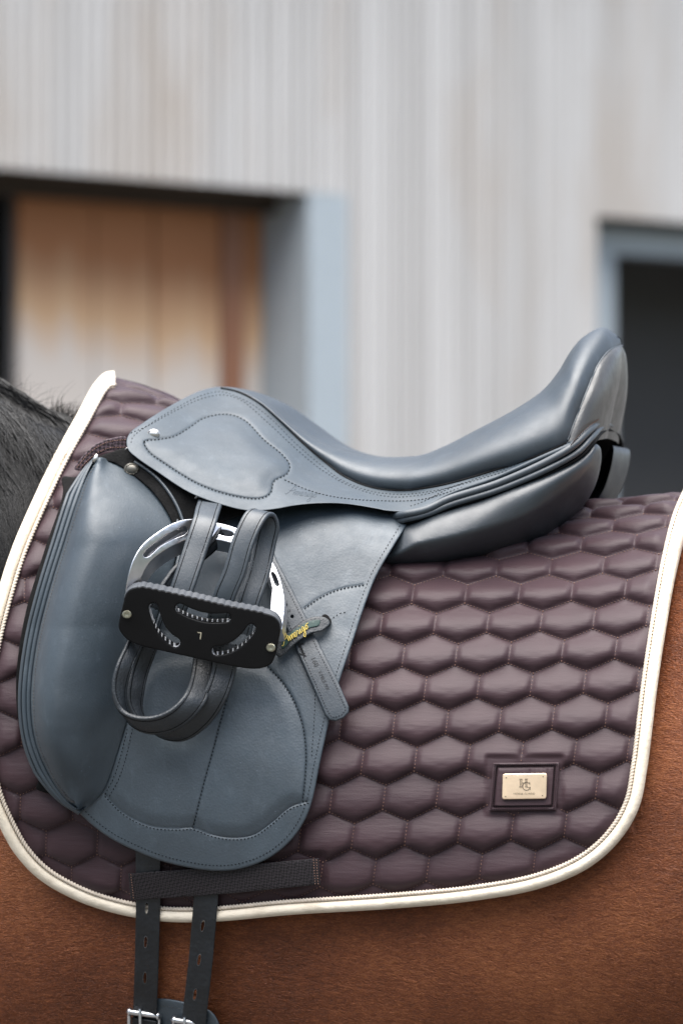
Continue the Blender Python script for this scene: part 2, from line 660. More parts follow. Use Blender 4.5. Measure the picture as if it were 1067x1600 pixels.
def cream_mat():
    m, nt, b = new_mat('cream_binding')
    v = coords(nt)
    n = noise(nt, v, 22, 5, .7)
    nt.links.new(ramp(nt, n, [(.28, (.55, .475, .37)), (.48, (.72, .635, .51)), (.75, (.76, .68, .56))]), b.inputs['Base Color'])
    b.inputs['Roughness'].default_value = .65
    b.inputs['Specular IOR Level'].default_value = .25
    h = mth(nt, 'ADD', mth(nt, 'MULTIPLY', noise(nt, v, 95, 3), 1.0), mth(nt, 'MULTIPLY', noise(nt, v, 900, 2), .25))
    bump(nt, b, h, .0016)
    return m


M_CREAM = cream_mat()
M_ROPE = plain('cream_cord', (0.58, 0.50, 0.41), .6, 0, .3)
M_HAIR = plain('black_mane_hair', (0.0040, 0.0038, 0.0040), .40, 0, .28)


def fabric_mat():
    m, nt, b = new_mat('satin_quilt_fabric')
    v = coords(nt)
    n = noise(nt, v, 18, 4)
    nt.links.new(ramp(nt, n, [(0.3, (0.034, 0.0190, 0.0225)), (0.7, (0.043, 0.0240, 0.0280))]), b.inputs['Base Color'])
    b.inputs['Roughness'].default_value = .48
    b.inputs['Specular IOR Level'].default_value = .22
    b.inputs['Sheen Weight'].default_value = .12
    b.inputs['Sheen Roughness'].default_value = .4
    b.inputs['Sheen Tint'].default_value = (0.85, 0.75, 0.85, 1)
    pk = noise(nt, coords(nt, (35, 35, 260)), 1, 2)
    fine = noise(nt, coords(nt, (900, 900, 900)), 1, 2)
    h = mth(nt, 'ADD', mth(nt, 'MULTIPLY', pk, 1.0), mth(nt, 'MULTIPLY', fine, .5))
    bump(nt, b, h, .0004)
    return m


def webbing_mat(name, c, scale=340):
    m, nt, b = new_mat(name)
    v = coords(nt, (1, 1, 1), (0, R(41), 0))
    w1 = add(nt, 'ShaderNodeTexChecker'); w1.inputs['Scale'].default_value = scale
    nt.links.new(v, w1.inputs['Vector'])
    h = mth(nt, 'ADD', mth(nt, 'MULTIPLY', w1.outputs['Fac'], .8), mth(nt, 'MULTIPLY', noise(nt, v, 300, 2), .3))
    nt.links.new(ramp(nt, h, [(0.1, tuple(x * .35 for x in c)), (.9, tuple(x * 1.9 for x in c))]), b.inputs['Base Color'])
    b.inputs['Roughness'].default_value = .6
    b.inputs['Specular IOR Level'].default_value = .3
    bump(nt, b, h, .0009)
    return m


def coat_mat():
    m, nt, b = new_mat('bay_coat')
    v1 = coords(nt, (330, 330, 900), (0, R(-14), 0))
    v2 = coords(nt, (90, 90, 260), (0, R(-25), 0))
    f = noise(nt, v1, 1, 3, .6)
    f2 = noise(nt, v2, 1, 3, .6)
    big = noise(nt, coords(nt), 5, 3)
    mix = mth(nt, 'ADD', mth(nt, 'MULTIPLY', f, .40), mth(nt, 'ADD', mth(nt, 'MULTIPLY', f2, .25), mth(nt, 'MULTIPLY', big, .42)))
    nt.links.new(ramp(nt, mix, [(0.38, (0.075, 0.0180, 0.0050)), (0.54, (0.215, 0.060, 0.0175)), (0.70, (0.42, 0.145, 0.050))]), b.inputs['Base Color'])
    b.inputs['Roughness'].default_value = .42
    b.inputs['Specular IOR Level'].default_value = .4
    b.inputs['Sheen Weight'].default_value = .04
    b.inputs['Sheen Tint'].default_value = (1, .7, .5, 1)
    bump(nt, b, mth(nt, 'ADD', f, mth(nt, 'MULTIPLY', f2, .8)), .0016)
    return m


M_QUILT = fabric_mat()
M_WEB = webbing_mat('black_webbing', (0.013, 0.0105, 0.012), 460)
M_WEBP = webbing_mat('plum_webbing', (0.050, 0.034, 0.040), 330)
M_COAT = coat_mat()

# ------------------------------------------------------------------ the setting: ground and barn
def ground_mat():
    m, nt, b = new_mat('dark_yard_ground')
    v = coords(nt)
    n = mth(nt, 'ADD', mth(nt, 'MULTIPLY', noise(nt, v, 60, 5), .6), mth(nt, 'MULTIPLY', noise(nt, v, 1.2, 4), .4))
    nt.links.new(ramp(nt, n, [(.3, (.05, .048, .045)), (.7, (.10, .097, .09))]), b.inputs['Base Color'])
    b.inputs['Roughness'].default_value = .9
    bump(nt, b, noise(nt, v, 90, 4), .01)
    return m


g = mesh_obj('ground', [(-150, -150, 0), (150, -150, 0), (150, 150, 0), (-150, 150, 0)], [(0, 1, 2, 3)], ground_mat())  # unseen ground, kept dark so little light bounces up
g['kind'] = 'structure'; g['label'] = 'dark grey yard ground out of view, kept dark to cut bounced light'

# added bank behind the camera, out of view: a dark mass for the leather to reflect
def bank_mat():
    m, nt, b = new_mat('added_bank_green')
    v = coords(nt)
    nt.links.new(ramp(nt, noise(nt, v, .9, 5), [(.35, (.012, .020, .008)), (.7, (.045, .062, .022))]), b.inputs['Base Color'])
    b.inputs['Roughness'].default_value = .9
    bump(nt, b, noise(nt, v, 2.5, 4), .4)
    return m


hv, hf = [], []
na, prof_b = 60, [(17, -.05), (20, 2.6), (24, 6.2), (30, 8.6), (42, 9.6), (60, 9.0), (75, -.05)]
for i_ in range(na + 1):
    a_ = R(-90 + (i_ / na - .5) * 215)
    edge = min(1.0, min(i_, na - i_) / 9.0)
    for (r_, z_) in prof_b:
        zz = z_ if z_ < 0 else z_ * edge * (1 + .12 * math.sin(i_ * 1.7 + r_) + .08 * math.sin(i_ * 4.1))
        hv.append((math.cos(a_) * (r_ + math.sin(i_ * 2.3) * .6), -3.3 + math.sin(a_) * (r_ + math.sin(i_ * 2.3) * .6), zz))
for i_ in range(na):
    for j_ in range(len(prof_b) - 1):
        k_ = i_ * len(prof_b) + j_
        hf.append((k_, k_ + len(prof_b), k_ + len(prof_b) + 1, k_ + 1))
added_bank = mesh_obj('added_bank', hv, hf, bank_mat())
added_bank['kind'] = 'structure'; added_bank['label'] = 'added dark green bank out of view, for the leather to reflect'

BA = R(36.0)
BD = np.array([math.cos(BA), math.sin(BA), 0]); BN = np.array([-math.sin(BA), math.cos(BA), 0])
BO = np.array([-0.13, 7.67, 0.0])


def bp(u, t, z):
    return BO + BD * u + BN * t + np.array([0, 0, z])


def bbox_vf(u0, u1, t0, t1, z0, z1):
    V = [bp(u, t, z) for z in (z0, z1) for t in (t0, t1) for u in (u0, u1)]
    F = [(0, 2, 3, 1), (4, 5, 7, 6), (0, 1, 5, 4), (2, 6, 7, 3), (0, 4, 6, 2), (1, 3, 7, 5)]
    return V, F


def bbox(name, u0, u1, t0, t1, z0, z1, mat, parent, label=None):
    V, F = bbox_vf(u0, u1, t0, t1, z0, z1)
    return mesh_obj(name, V, F, mat, parent, smooth=False, label=label)


def board_mat(name, c1, c2):
    m, nt, b = new_mat(name)
    oi = add(nt, 'ShaderNodeObjectInfo')
    tc = add(nt, 'ShaderNodeTexCoord')
    ad = add(nt, 'ShaderNodeVectorMath', operation='ADD')
    nt.links.new(tc.outputs['Object'], ad.inputs[0]); nt.links.new(oi.outputs['Location'], ad.inputs[1])
    mp = add(nt, 'ShaderNodeMapping'); mp.inputs['Scale'].default_value = (5, 5, .7)
    nt.links.new(ad.outputs[0], mp.inputs['Vector'])
    n = noise(nt, mp.outputs[0], 1, 4)
    f = mth(nt, 'ADD', mth(nt, 'MULTIPLY', n, .6), mth(nt, 'MULTIPLY', oi.outputs['Random'], .4))
    mp2 = add(nt, 'ShaderNodeMapping'); mp2.inputs['Scale'].default_value = (2.2, 2.2, .55)
    nt.links.new(ad.outputs[0], mp2.inputs['Vector'])
    st = ramp(nt, noise(nt, mp2.outputs[0], 1, 4, .6), [(.50, (0, 0, 0)), (.72, (.85, .85, .85))])
    mx = add(nt, 'ShaderNodeMix', data_type='RGBA')
    nt.links.new(st, mx.inputs[0]); nt.links.new(ramp(nt, f, [(.2, c1), (.75, c2)]), mx.inputs[6]); mx.inputs[7].default_value = (.44, .385, .335, 1)
    nt.links.new(mx.outputs[2], b.inputs['Base Color'])
    b.inputs['Roughness'].default_value = .8
    b.inputs['Specular IOR Level'].default_value = .2
    return m


M_BOARD = board_mat('silvered_larch', (.44, .424, .408), (.575, .56, .545))
M_FRAME = plain('grey_blue_steel', (.37, .415, .445), .5)
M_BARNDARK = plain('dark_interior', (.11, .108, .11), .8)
M_PART = plain('added_panel_grey', (.075, .073, .073), .8)
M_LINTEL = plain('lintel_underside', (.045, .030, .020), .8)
M_ROOF = plain('barn_roof_sheet', (.10, .10, .105), .6)


def door_mat():
    """planks bleached grey where the rain reaches them, still orange brown under the lintel"""
    m, nt, b = new_mat('half_weathered_planks')
    oi = add(nt, 'ShaderNodeObjectInfo')
    tc = add(nt, 'ShaderNodeTexCoord')
    sp = add(nt, 'ShaderNodeSeparateXYZ'); nt.links.new(tc.outputs['Object'], sp.inputs[0])
    n = noise(nt, coords(nt, (9, 9, .5)), 1, 4)
    z = mth(nt, 'ADD', sp.outputs['Z'], mth(nt, 'ADD', mth(nt, 'MULTIPLY', n, .30), mth(nt, 'MULTIPLY', oi.outputs['Random'], .12)))
    mr = add(nt, 'ShaderNodeMapRange'); mr.inputs['From Min'].default_value = 2.22; mr.inputs['From Max'].default_value = 2.66
    nt.links.new(z, mr.inputs['Value'])
    nt.links.new(ramp(nt, mr.outputs[0], [(0, (.56, .50, .45)), (.42, (.54, .345, .20)), (1, (.36, .150, .062))]), b.inputs['Base Color'])
    b.inputs['Roughness'].default_value = .75
    return m


M_DOOR = door_mat()
M_REDPLANK = plain('red_brown_board', (.27, .125, .072), .7)

barn = empty('barn', tuple(bp(0.8, 0, 0)), 'weathered grey timber clad barn with two framed openings behind the horse', 'barn')
HEAD, TOP = 2.72, 4.6
PITCH = 0.052
bm_hi = bbox_vf(0, PITCH - .006, 0, .028, 0, 1)
uniq = {}


def board(u, z0, z1):
    key = (round(z0, 2), round(z1, 2))
    if key not in uniq:
        me = bpy.data.meshes.new('board')
        w = PITCH - .006
        pts = [(0, .006), (.006, 0), (w - .006, 0), (w, .006), (w, .028), (0, .028)]
        V = []
        for z in (z0, z1):
            for (a, t) in pts:
                V.append(tuple(BD * a + BN * t + np.array([0, 0, z])))
        F = [(i, (i + 1) % 6, (i + 1) % 6 + 6, i + 6) for i in range(6)] + [(5, 4, 3, 2, 1, 0), (6, 7, 8, 9, 10, 11)]
        me.from_pydata(V, [], F); me.materials.append(M_BOARD); me.update()
        uniq[key] = me
    o = bpy.data.objects.new('board', uniq[key])
    col.objects.link(o)
    o.parent = barn
    o.matrix_parent_inverse = Matrix.Translation(-barn.location)
    p = BO + BD * u + BN * float(rng.normal(0, .0015))
    o.location = tuple(p)
    return o


u = -4.2
while u < 6.0:
    over = (-3.2 < u + PITCH / 2 < 0.0) or (1.45 < u + PITCH / 2 < 3.65)
    if (0.0 <= u + PITCH / 2 <= 0.18):
        board(u, HEAD + .005, TOP)
    else:
        board(u, HEAD if over else 0.12, TOP)
    u += PITCH
# the wall behind the boards, as pieces round the openings
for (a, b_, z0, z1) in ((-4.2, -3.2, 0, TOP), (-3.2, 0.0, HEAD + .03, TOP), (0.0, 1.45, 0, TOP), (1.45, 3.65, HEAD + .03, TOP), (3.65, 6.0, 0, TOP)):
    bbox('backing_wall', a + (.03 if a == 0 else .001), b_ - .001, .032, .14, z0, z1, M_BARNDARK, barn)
# steel frames: the wide jamb beside each opening and its deep reveal
bbox('steel_jamb', 0.0, 0.18, -.012, .030, 0.0, HEAD, M_FRAME, barn, 'blue grey steel jamb beside the plank door')
bbox('door_reveal', 0.003, 0.02, .032, .34, 0.0, HEAD + .02, M_FRAME, barn)
bbox('steel_jamb', 1.43, 1.70, .16, .30, 0.0, HEAD - .02, M_FRAME, barn, 'blue grey steel jamb beside the dark doorway')
bbox('steel_header', 1.701, 3.65, .16, .28, HEAD - .13, HEAD - .02, M_FRAME, barn)
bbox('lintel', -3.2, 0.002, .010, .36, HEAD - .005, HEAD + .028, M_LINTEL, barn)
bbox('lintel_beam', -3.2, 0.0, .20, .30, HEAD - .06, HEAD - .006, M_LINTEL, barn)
# plank leaf in the left opening
lf = [(-1.085, -.765), (-.76, -.50), (-.495, -.20)]
door = None
for i, (a, b_) in enumerate(lf):
    bbox('door_plank', a + .0015, b_ - .0015, .302 + .004 * (i % 2), .34, 0.05, HEAD - .01, M_DOOR, barn)
bbox('door_plank', -.195, -.10, .285, .34, 0.05, HEAD - .01, M_REDPLANK, barn, 'narrow red brown edge board of the door')
bbox('door_plank', -.095, -.005, .30, .34, 0.05, HEAD - .01, M_DOOR, barn)
bbox('door_rail', -1.1, 0.0, .342, .38, 0.02, HEAD, M_BARNDARK, barn)
# rest of the shell
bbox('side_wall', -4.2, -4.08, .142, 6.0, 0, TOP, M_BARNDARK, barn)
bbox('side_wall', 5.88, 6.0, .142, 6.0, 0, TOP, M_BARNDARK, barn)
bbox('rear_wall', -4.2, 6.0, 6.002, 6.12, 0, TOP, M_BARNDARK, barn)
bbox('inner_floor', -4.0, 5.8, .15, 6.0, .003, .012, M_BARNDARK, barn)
bbox('added_partition', 1.2, 5.8, .9, .96, .02, TOP, M_PART, barn)  # added panel, catches door light so the opening is not black
bbox('roof', -4.5, 6.3, -.30, 6.4, TOP + .002, TOP + .14, M_ROOF, barn)

# ------------------------------------------------------------------ surfaces of horse and pad
PAD_K = np.array([(-400, 540), (-100, 556), (0, 562), (100, 574), (185, 591), (280, 628), (400, 688), (550, 740), (700, 772), (850, 785), (950, 784), (1067, 772), (1200, 760), (1400, 740)], float)
HW, HH, HL = 0.315, 570.0, 660.0


def th_of(px, py):
    d = np.asarray(py, float) - pad_top(px) - HH
    return np.arccos(np.clip(-d / np.where(d < 0, HH, HL), -1, 1))


def dpy_of(th):
    c = np.cos(th)
    return HH - c * np.where(c > 0, HH, HL)


def axis_m(th):
    return np.where(np.cos(th) > 0, HH, HL) / 1500.0



def pad_top(px):
    return np.interp(px, *_pk)


_t = spline(PAD_K, 6.0)
_pk = (_t[:, 0], _t[:, 1])


PEXP = 1.40


def a_wt(px):
    return sstep(400, 170, px)


def sin_p(px, th):
    """half width of the section: round over the back, tent-shaped over the withers"""
    return np.maximum(np.sin(th), 0) ** (1 + (PEXP - 1) * a_wt(px))


def pad(px, py):
    return -HW * sin_p(px, th_of(px, py))


def pad0(px, py):
    return -HW * np.sin(th_of(px, py))


ARC_T = np.linspace(0, 2.5, 440)


def arc_table(p):
    dy = np.gradient(HW * np.maximum(np.sin(ARC_T), 0) ** p, ARC_T); dz = np.gradient(dpy_of(ARC_T) / 1500, ARC_T)
    sp = np.sqrt(dy ** 2 + dz ** 2)
    return np.concatenate([[0], np.cumsum((sp[1:] + sp[:-1]) / 2 * np.diff(ARC_T))])


ARC_A, ARC_B = arc_table(1.0), arc_table(PEXP)


def arc_of(px, th):
    w = a_wt(px)
    return np.interp(th, ARC_T, ARC_A) * (1 - w) + np.interp(th, ARC_T, ARC_B) * w


def th_from_arc(px, arc):
    w = float(np.mean(a_wt(px)))
    return np.interp(arc, ARC_A * (1 - w) + ARC_B * w, ARC_T, left=-1, right=9)


HEX_W, HEX_P, HEX_A = 0.0553, 0.0385, 0.0130
HEX_E = HEX_P - HEX_A


def ref_arc(px):
    th = th_of(px, 1215.0)
    til = np.interp(px, [-100, 120, 420, 1200], [0, 0, 6, 46]) / 1500.0
    return arc_of(px, th) - til


def hex_k(px):
    return np.interp(px, [100, 450], [0.02, 0.13])


HEX_V0 = float(arc_of(864.0, th_of(864.0, 1121.0)) - ref_arc(864.0))
HEX_U0 = 864 / 1500.0 - HEX_W / 2


def to_uv(px, arc):
    v = arc - ref_arc(px) - HEX_V0
    return px / 1500.0 - HEX_U0 + hex_k(px) * v, v


def hex_puff(u, v):
    """rounded pillow height 0..1 of the quilted hexagon a point lies in"""
    nl = math.hypot(HEX_A, HEX_W / 2)
    j0 = np.round(v / HEX_P)
    best = np.full(np.shape(u), -1.0); out = np.zeros(np.shape(u))
    RR = 0.0120
    for dj in (-1, 0, 1):
        j = j0 + dj
        off = np.where(np.mod(j, 2) == 1, .5, 0.0)
        i = np.round(u / HEX_W - off)
        dx = u - (i + off) * HEX_W; dy = v - j * HEX_P
        ds = [HEX_W / 2 - dx, HEX_W / 2 + dx]
        for a in (1, -1):
            for b in (1, -1):
                ds.append((-HEX_A * a * dx + HEX_W / 2 * (HEX_E / 2 + HEX_A - b * dy)) / nl)
        dm = np.minimum.reduce(ds)
        g = np.ones(np.shape(u))
        for k, d in enumerate(ds):
            if k < 2:
                x = np.clip(d / .0075, 0, 1); f = .45 + .55 * (1 - (1 - x) ** 2)
            elif k % 2 == 0:                       # lower edges: full, steep roll
                x = np.clip(d / .0120, 0, 1); f = np.sqrt(np.maximum(1 - (1 - x) ** 2, 0))
            else:                                  # upper edges: long slope facing the sky
                x = np.clip(d / .030, 0, 1); f = .14 * np.clip(d / .003, 0, 1) + .86 * (1 - (1 - x) ** 1.5)
            g = g * f
        g = g * (1 + .13 * np.sin(i * 12.9898 + j * 78.233) + .05 * np.sin(i * 3.1 - j * 5.7))
        out = np.where(dm > best, g, out)
        best = np.maximum(best, dm)
    return out


PAD_OUT = [(178, 589), (163, 592), (148, 606), (120, 655), (85, 717), (50, 790), (20, 860), (0, 922), (-22, 1010), (-34, 1100), (-32, 1180), (-18, 1245), (2, 1292),
           (26, 1334), (60, 1370), (110, 1400), (170, 1422), (250, 1437), (330, 1438), (450, 1428), (600, 1419), (750, 1405), (850, 1385), (920, 1354), (968, 1311), (997, 1260),
           (1009, 1200), (1024, 1080), (1039, 980), (1056, 885), (1074, 815), (1098, 764)]
OUT = spline(PAD_OUT, 4.0)
OUTC = spline(PAD_OUT, 16.0)
OUT_CLOSED = np.concatenate([OUT, [(1104, 500), (178, 500)]])

PX0, NX, NT = -44.0, 620, 520
gx = np.linspace(PX0, 1112, NX)
gt = np.linspace(0, 2.2, NT)
GX, GT = np.meshgrid(gx, gt, indexing='ij')


def pad_raw(GX, GT):
    return pad_top(GX) + dpy_of(GT), -HW * sin_p(GX, GT)


def quilt_height(GX, GT, GY):
    arc = arc_of(GX, GT)
    U, V = to_uv(GX, arc)
    g = hex_puff(U, V)
    strip = np.sqrt(np.maximum(1 - (1 - np.clip(np.abs(arc - .020) / .006, 0, 1)) ** 2, 0))
    g = np.where(GX < 330, np.where(arc < .020, .5 * strip, g * strip), g)
    h = 0.0092 * g * (.35 + .65 * sstep(0, .06, arc))
    flat = np.stack([GX.ravel(), GY.ravel()], -1)
    do = dist_poly(flat, OUTC, False).reshape(GX.shape)
    h = h * (0.25 + .75 * sstep(14, 42, do))
    # pressed flat under the name patch and the webbing loop
    patch = sstep(66, 56, np.abs(GX - 819)) * sstep(50, 42, np.abs(GY - 1229))
    h = h * (1 - .75 * patch) + .0035 * patch
    loop = sstep(164, 150, np.abs(GX - 352)) * sstep(36, 20, np.abs(GY - (1373 - (GX - 352) * .08)))
    h = h * (1 - .8 * loop) + .002 * loop
    return h


GY0, GD0 = pad_raw(GX, GT)
QH = quilt_height(GX, GT, GY0)
# outward normal in (Y, py)
ny = -np.sin(GT) / HW; nz = -np.cos(GT) / axis_m(GT)
nl = np.sqrt(ny ** 2 + nz ** 2); ny /= nl; nz /= nl
GYq = GY0 + QH * nz * 1500; GDq = GD0 + QH * ny
PV = at(GX, GYq, GDq)
inn = inside(np.stack([GX.ravel(), GY0.ravel()], -1), np.concatenate([OUTC, [(1104, 500), (178, 500)]])).reshape(GX.shape) & (dist_poly(np.stack([GX.ravel(), GY0.ravel()], -1), OUTC, False).reshape(GX.shape) > 4)


def padq_fn(px, py):
    """depth of the quilt surface seen at a picture point"""
    px = np.asarray(px, float); py = np.asarray(py, float)
    th = th_of(px, py)
    hq = quilt_height(px, th, py)
    return -HW * sin_p(px, th) - hq * np.abs(np.sin(th) / HW) / np.sqrt((np.sin(th) / HW) ** 2 + (np.cos(th) / axis_m(th)) ** 2)


pad_e = empty('saddle_pad', tuple(at(500, 640, 0)), 'plum brown quilted hexagon saddle pad with cream binding on the horse', 'saddle pad')


def grid_faces(ok):
    nx, ny_ = ok.shape
    idx = np.arange(nx * ny_).reshape(nx, ny_)
    q = ok[:-1, :-1] & ok[1:, :-1] & ok[1:, 1:] & ok[:-1, 1:]
    a, b, c, d = idx[:-1, :-1][q], idx[1:, :-1][q], idx[1:, 1:][q], idx[:-1, 1:][q]
    return np.stack([a, d, c, b], -1)


def compact(V, F):
    used = np.unique(F)
    mp = np.zeros(len(V), int); mp[used] = np.arange(len(used))
    return V[used], mp[F]


Vn, Fn = compact(PV.reshape(-1, 3), grid_faces(inn))
PVf, okf = PV[::4, ::4], inn[::4, ::4]
Vf, Ff = compact(mirror(PVf.reshape(-1, 3)), grid_faces(okf)[:, ::-1])
quilt = fast_mesh('quilted_fabric', np.concatenate([Vn, Vf]), np.concatenate([Fn, Ff + len(Vn)]), M_QUILT, pad_e)

# quilting thread along the hexagon edges
lines = []
for j in range(-16, 14):
    off = .5 if j % 2 else 0.0
    for i in range(-14, 8):
        cx, cy = (i + off) * HEX_W, j * HEX_P
        w2 = HEX_W / 2
        for (a, b) in (((w2, -HEX_E / 2), (w2, HEX_E / 2)), ((w2, HEX_E / 2), (0, HEX_E / 2 + HEX_A)), ((0, HEX_E / 2 + HEX_A), (-w2, HEX_E / 2))):
            t = np.linspace(0, 1, 14)[:, None]
            L = np.array([cx, cy]) + np.array(a) * (1 - t) + np.array(b) * t
            px = (L[:, 0] + HEX_U0) * 1500
            for _ in range(3):
                px = (L[:, 0] + HEX_U0 - hex_k(px) * L[:, 1]) * 1500
            arc = L[:, 1] + HEX_V0 + ref_arc(px)
            th = th_from_arc(px, arc)
            py = pad_top(px) + dpy_of(np.clip(th, 0, 2.4))
            P2 = np.stack([px, py], -1)
            ok = (th > .03) & (th < 2.2) & inside(P2, OUT_CLOSED) & (dist_poly(P2, OUT, False) > 22) & ~((px < 330) & (arc < .02))
            ok &= ~((np.abs(px - 819) < 56) & (np.abs(py - 1229) < 40))
            k = 0
            while k < 14:
                if ok[k]:
                    e = k
                    while e + 1 < 14 and ok[e + 1]: e += 1
                    if e - k >= 2: lines.append(P2[k:e + 1])
                    k = e + 1
                else:
                    k += 1
th20 = float(th_from_arc(200.0, np.array([.020]))[0])
xs = np.linspace(168, 330, 40)
lines.append(np.stack([xs, pad_top(xs) + dpy_of(th20)], -1))
stitches('quilting_thread', lines, padq_fn, M_PADTHREAD, pad_e, pitch=5.4, length=3.3, w=.75, h=.0007, lift=.0011)


def pad_pt(px, py, h):
    px = np.asarray(px, float); py = np.asarray(py, float)
    th = th_of(px, py)
    a, b = np.sin(th) / HW, np.cos(th) / axis_m(th)
    l = np.sqrt(a * a + b * b)
    return at(px, py - h * b / l * 1500, -HW * sin_p(px, th) - h * a / l)


def surf_band(name, line, offs, base, mat, parent, mir=False, closed=False, label=None):
    """Band that follows a picture-space line on a surface; offs = list of (offset to the right of travel, height)"""
    N = poly_normals(line, closed)
    rows = []
    for (o, h) in offs:
        q = line + N * o
        rows.append(pad_pt(q[:, 0], q[:, 1], h))
    V = np.stack(rows, 1); n, m = V.shape[:2]
    F = []
    for i in range(n - 1 if not closed else n):
        for j in range(m - 1):
            a = i * m + j; b = ((i + 1) % n) * m + j
            F.append((a, a + 1, b + 1, b))
    V = V.reshape(-1, 3)
    if mir:
        V = np.concatenate([V, mirror(V)])
        k = n * m
        F = F + [tuple(i + k for i in f[::-1]) for f in F if min(f) >= 26 * m]
    return mesh_obj(name, V, F, mat, parent, sharp=70, label=label)


wob = np.cumsum(rng.normal(0, .12, len(OUT))); wob -= np.linspace(0, wob[-1], len(OUT))
wob = np.convolve(wob, np.ones(9) / 9, 'same') * .35
NO = poly_normals(OUT, False)
cen = np.array([520, 1000.0])
sg = 1 if ((cen - OUT[len(OUT) // 2]) @ NO[len(OUT) // 2]) > 0 else -1
OUTB = OUT + NO * wob[:, None]
prof = [(-.2, -.010), (-1.5, .000), (-.4, .005), (3, .0085), (8, .0100), (13, .0090), (16.5, .0062), (17.5, .003), (18, -.002)]
surf_band('binding', OUTB, [(o * sg, h) for o, h in prof], pad, M_CREAM, pad_e, mir=True, label='cream binding sewn round the edge of the pad')
# twisted cord inside the binding
L = resample(OUT + NO * sg * 20.5, 1.1)
C3 = pad_pt(L[:, 0], L[:, 1], .0055)
T_, N_, B_ = frames(C3)
m = 8
ph = np.arange(len(L)) * 1.1 / 5.2 * math.pi
ang = np.linspace(0, 2 * math.pi, m, endpoint=False)
rad = .0021 * (1 + .30 * np.cos(2 * (ang[None] - ph[:, None])))
V = (C3[:, None] + rad[..., None] * (np.cos(ang)[None, :, None] * N_[:, None] + np.sin(ang)[None, :, None] * B_[:, None])).reshape(-1, 3)
ii = np.arange(len(L) - 1)[:, None] * m; jj = np.arange(m)[None]
kk = (jj + 1) % m
F = np.stack([ii + jj, ii + kk, ii + m + kk, ii + m + jj], -1).reshape(-1, 4)
fast_mesh('twisted_cord', V, F, M_ROPE, pad_e)


def pad_off(h):
    return lambda px, py: pad(px, py) - h


# webbing loop the girth straps run through
web = poly_rs([(201, 1365), (350, 1354), (498, 1341), (501, 1382), (350, 1397), (205, 1407)], 6)
sheet('webbing_loop', web, lambda px, py: pad(px, py) - .0165, .003, M_WEB, pad_e, er=1.2, step=10, label='flat black webbing loop at the foot of the pad')
stitches('loop_thread', [[(494.5, 1344), (497, 1381)], [(205, 1367), (209, 1403)], [(490, 1344), (492.5, 1381)]], pad_off(.0166), M_PADTHREAD, pad_e, pitch=4, length=2.8)
# name patch with metal plate
patch_d = pad_off(.0085)
patch = sheet('name_patch', poly_rs([(770, 1192), (873, 1191), (868, 1266), (764, 1267)], 5), patch_d, .003, M_QUILT, pad_e, er=1.5, step=7,
              grooves=[(poly_rs([(776, 1198), (866.5, 1197), (862, 1260), (770.5, 1261)], 4), 2.4, .0028, True)], label='stitched square of the pad cloth carrying the metal plate')
stitches('patch_thread', [poly_rs([(772.5, 1194.5), (870.3, 1193.5), (865.5, 1263.5), (766.8, 1264.5), (772.5, 1194.5)], 5),
                          poly_rs([(776, 1198), (866.5, 1197), (862, 1260), (770.5, 1261), (776, 1198)], 4)], patch_d, M_THREAD, patch, pitch=3.4, length=3, w=.8)


def rrect(cor, r, n=5):
    cor = np.asarray(cor, float); out = []
    for i in range(len(cor)):
        p, a, b = cor[i], cor[i - 1], cor[(i + 1) % len(cor)]
        da, db = (a - p) / np.linalg.norm(a - p), (b - p) / np.linalg.norm(b - p)
        for t in np.linspace(0, 1, n):
            out.append((1 - t) ** 2 * (p + da * r) + 2 * t * (1 - t) * p + t ** 2 * (p + db * r))
    return np.array(out)


plate_d = lambda px, py: pad(819, 1229) - .0135 + 0 * px + (py - 1229) * (-.00004)
plate = sheet('metal_plate', poly_rs(rrect([(785, 1209), (854, 1208), (853, 1248), (784, 1249)], 4), 2.5), plate_d, .0025, M_GOLD, pad_e, er=1.3, step=6,
              label='pale gold metal name plate with engraved monogram')
for (x, y) in ((790.5, 1215), (848, 1213.5), (847, 1243), (789.5, 1244.5)):
    a = np.linspace(0, 2 * math.pi, 8, endpoint=False)
    sheet('rivet', np.stack([x + 1.0 * np.cos(a), y + 1.0 * np.sin(a)], -1), lambda px, py: plate_d(px, py) - .0004, .001, M_ENGRAVE, plate, er=.4, step=3)
S = Soup()


def bar(x0, y0, x1, y1, w):
    d = np.array([x1 - x0, y1 - y0]); d = d / np.linalg.norm(d); n = np.array([-d[1], d[0]]) * w / 2
    q = np.array([(x0, y0) + n, (x1, y1) + n, (x1, y1) - n, (x0, y0) - n])
    S.add(at(q[:, 0], q[:, 1], plate_d(q[:, 0], q[:, 1]) - .0005), [(0, 1, 2, 3)])


for (x0, y0, x1, y1, w) in ((812.2, 1217.5, 812.2, 1229.5, .9), (814.6, 1217.5, 814.6, 1229.5, .9), (820.8, 1217.5, 820.8, 1229.5, .9), (822.6, 1217.5, 822.6, 1229.5, .9),
                            (814.6, 1223.4, 820.8, 1223.4, .9), (810.6, 1217.3, 816, 1217.3, .8), (819.5, 1217.3, 824, 1217.3, .8), (810.6, 1229.6, 816, 1229.6, 1.0), (819.5, 1229.6, 824, 1229.6, .8)):
    bar(x0, y0, x1, y1, w)
for k in range(11):
    a0, a1 = R(-40 - k * 26), R(-40 - (k + 1) * 26)
    bar(822 + 6 * math.cos(a0), 1228.5 + 6.3 * math.sin(a0), 822 + 6 * math.cos(a1), 1228.5 + 6.3 * math.sin(a1), 1.1)
bar(822.5, 1230, 828.5, 1230, .9); bar(827.6, 1230, 827.6, 1234, 1.1); bar(826.8, 1222, 827.2, 1226, 1.0)
S.build('monogram', M_ENGRAVE, plate, smooth=False)
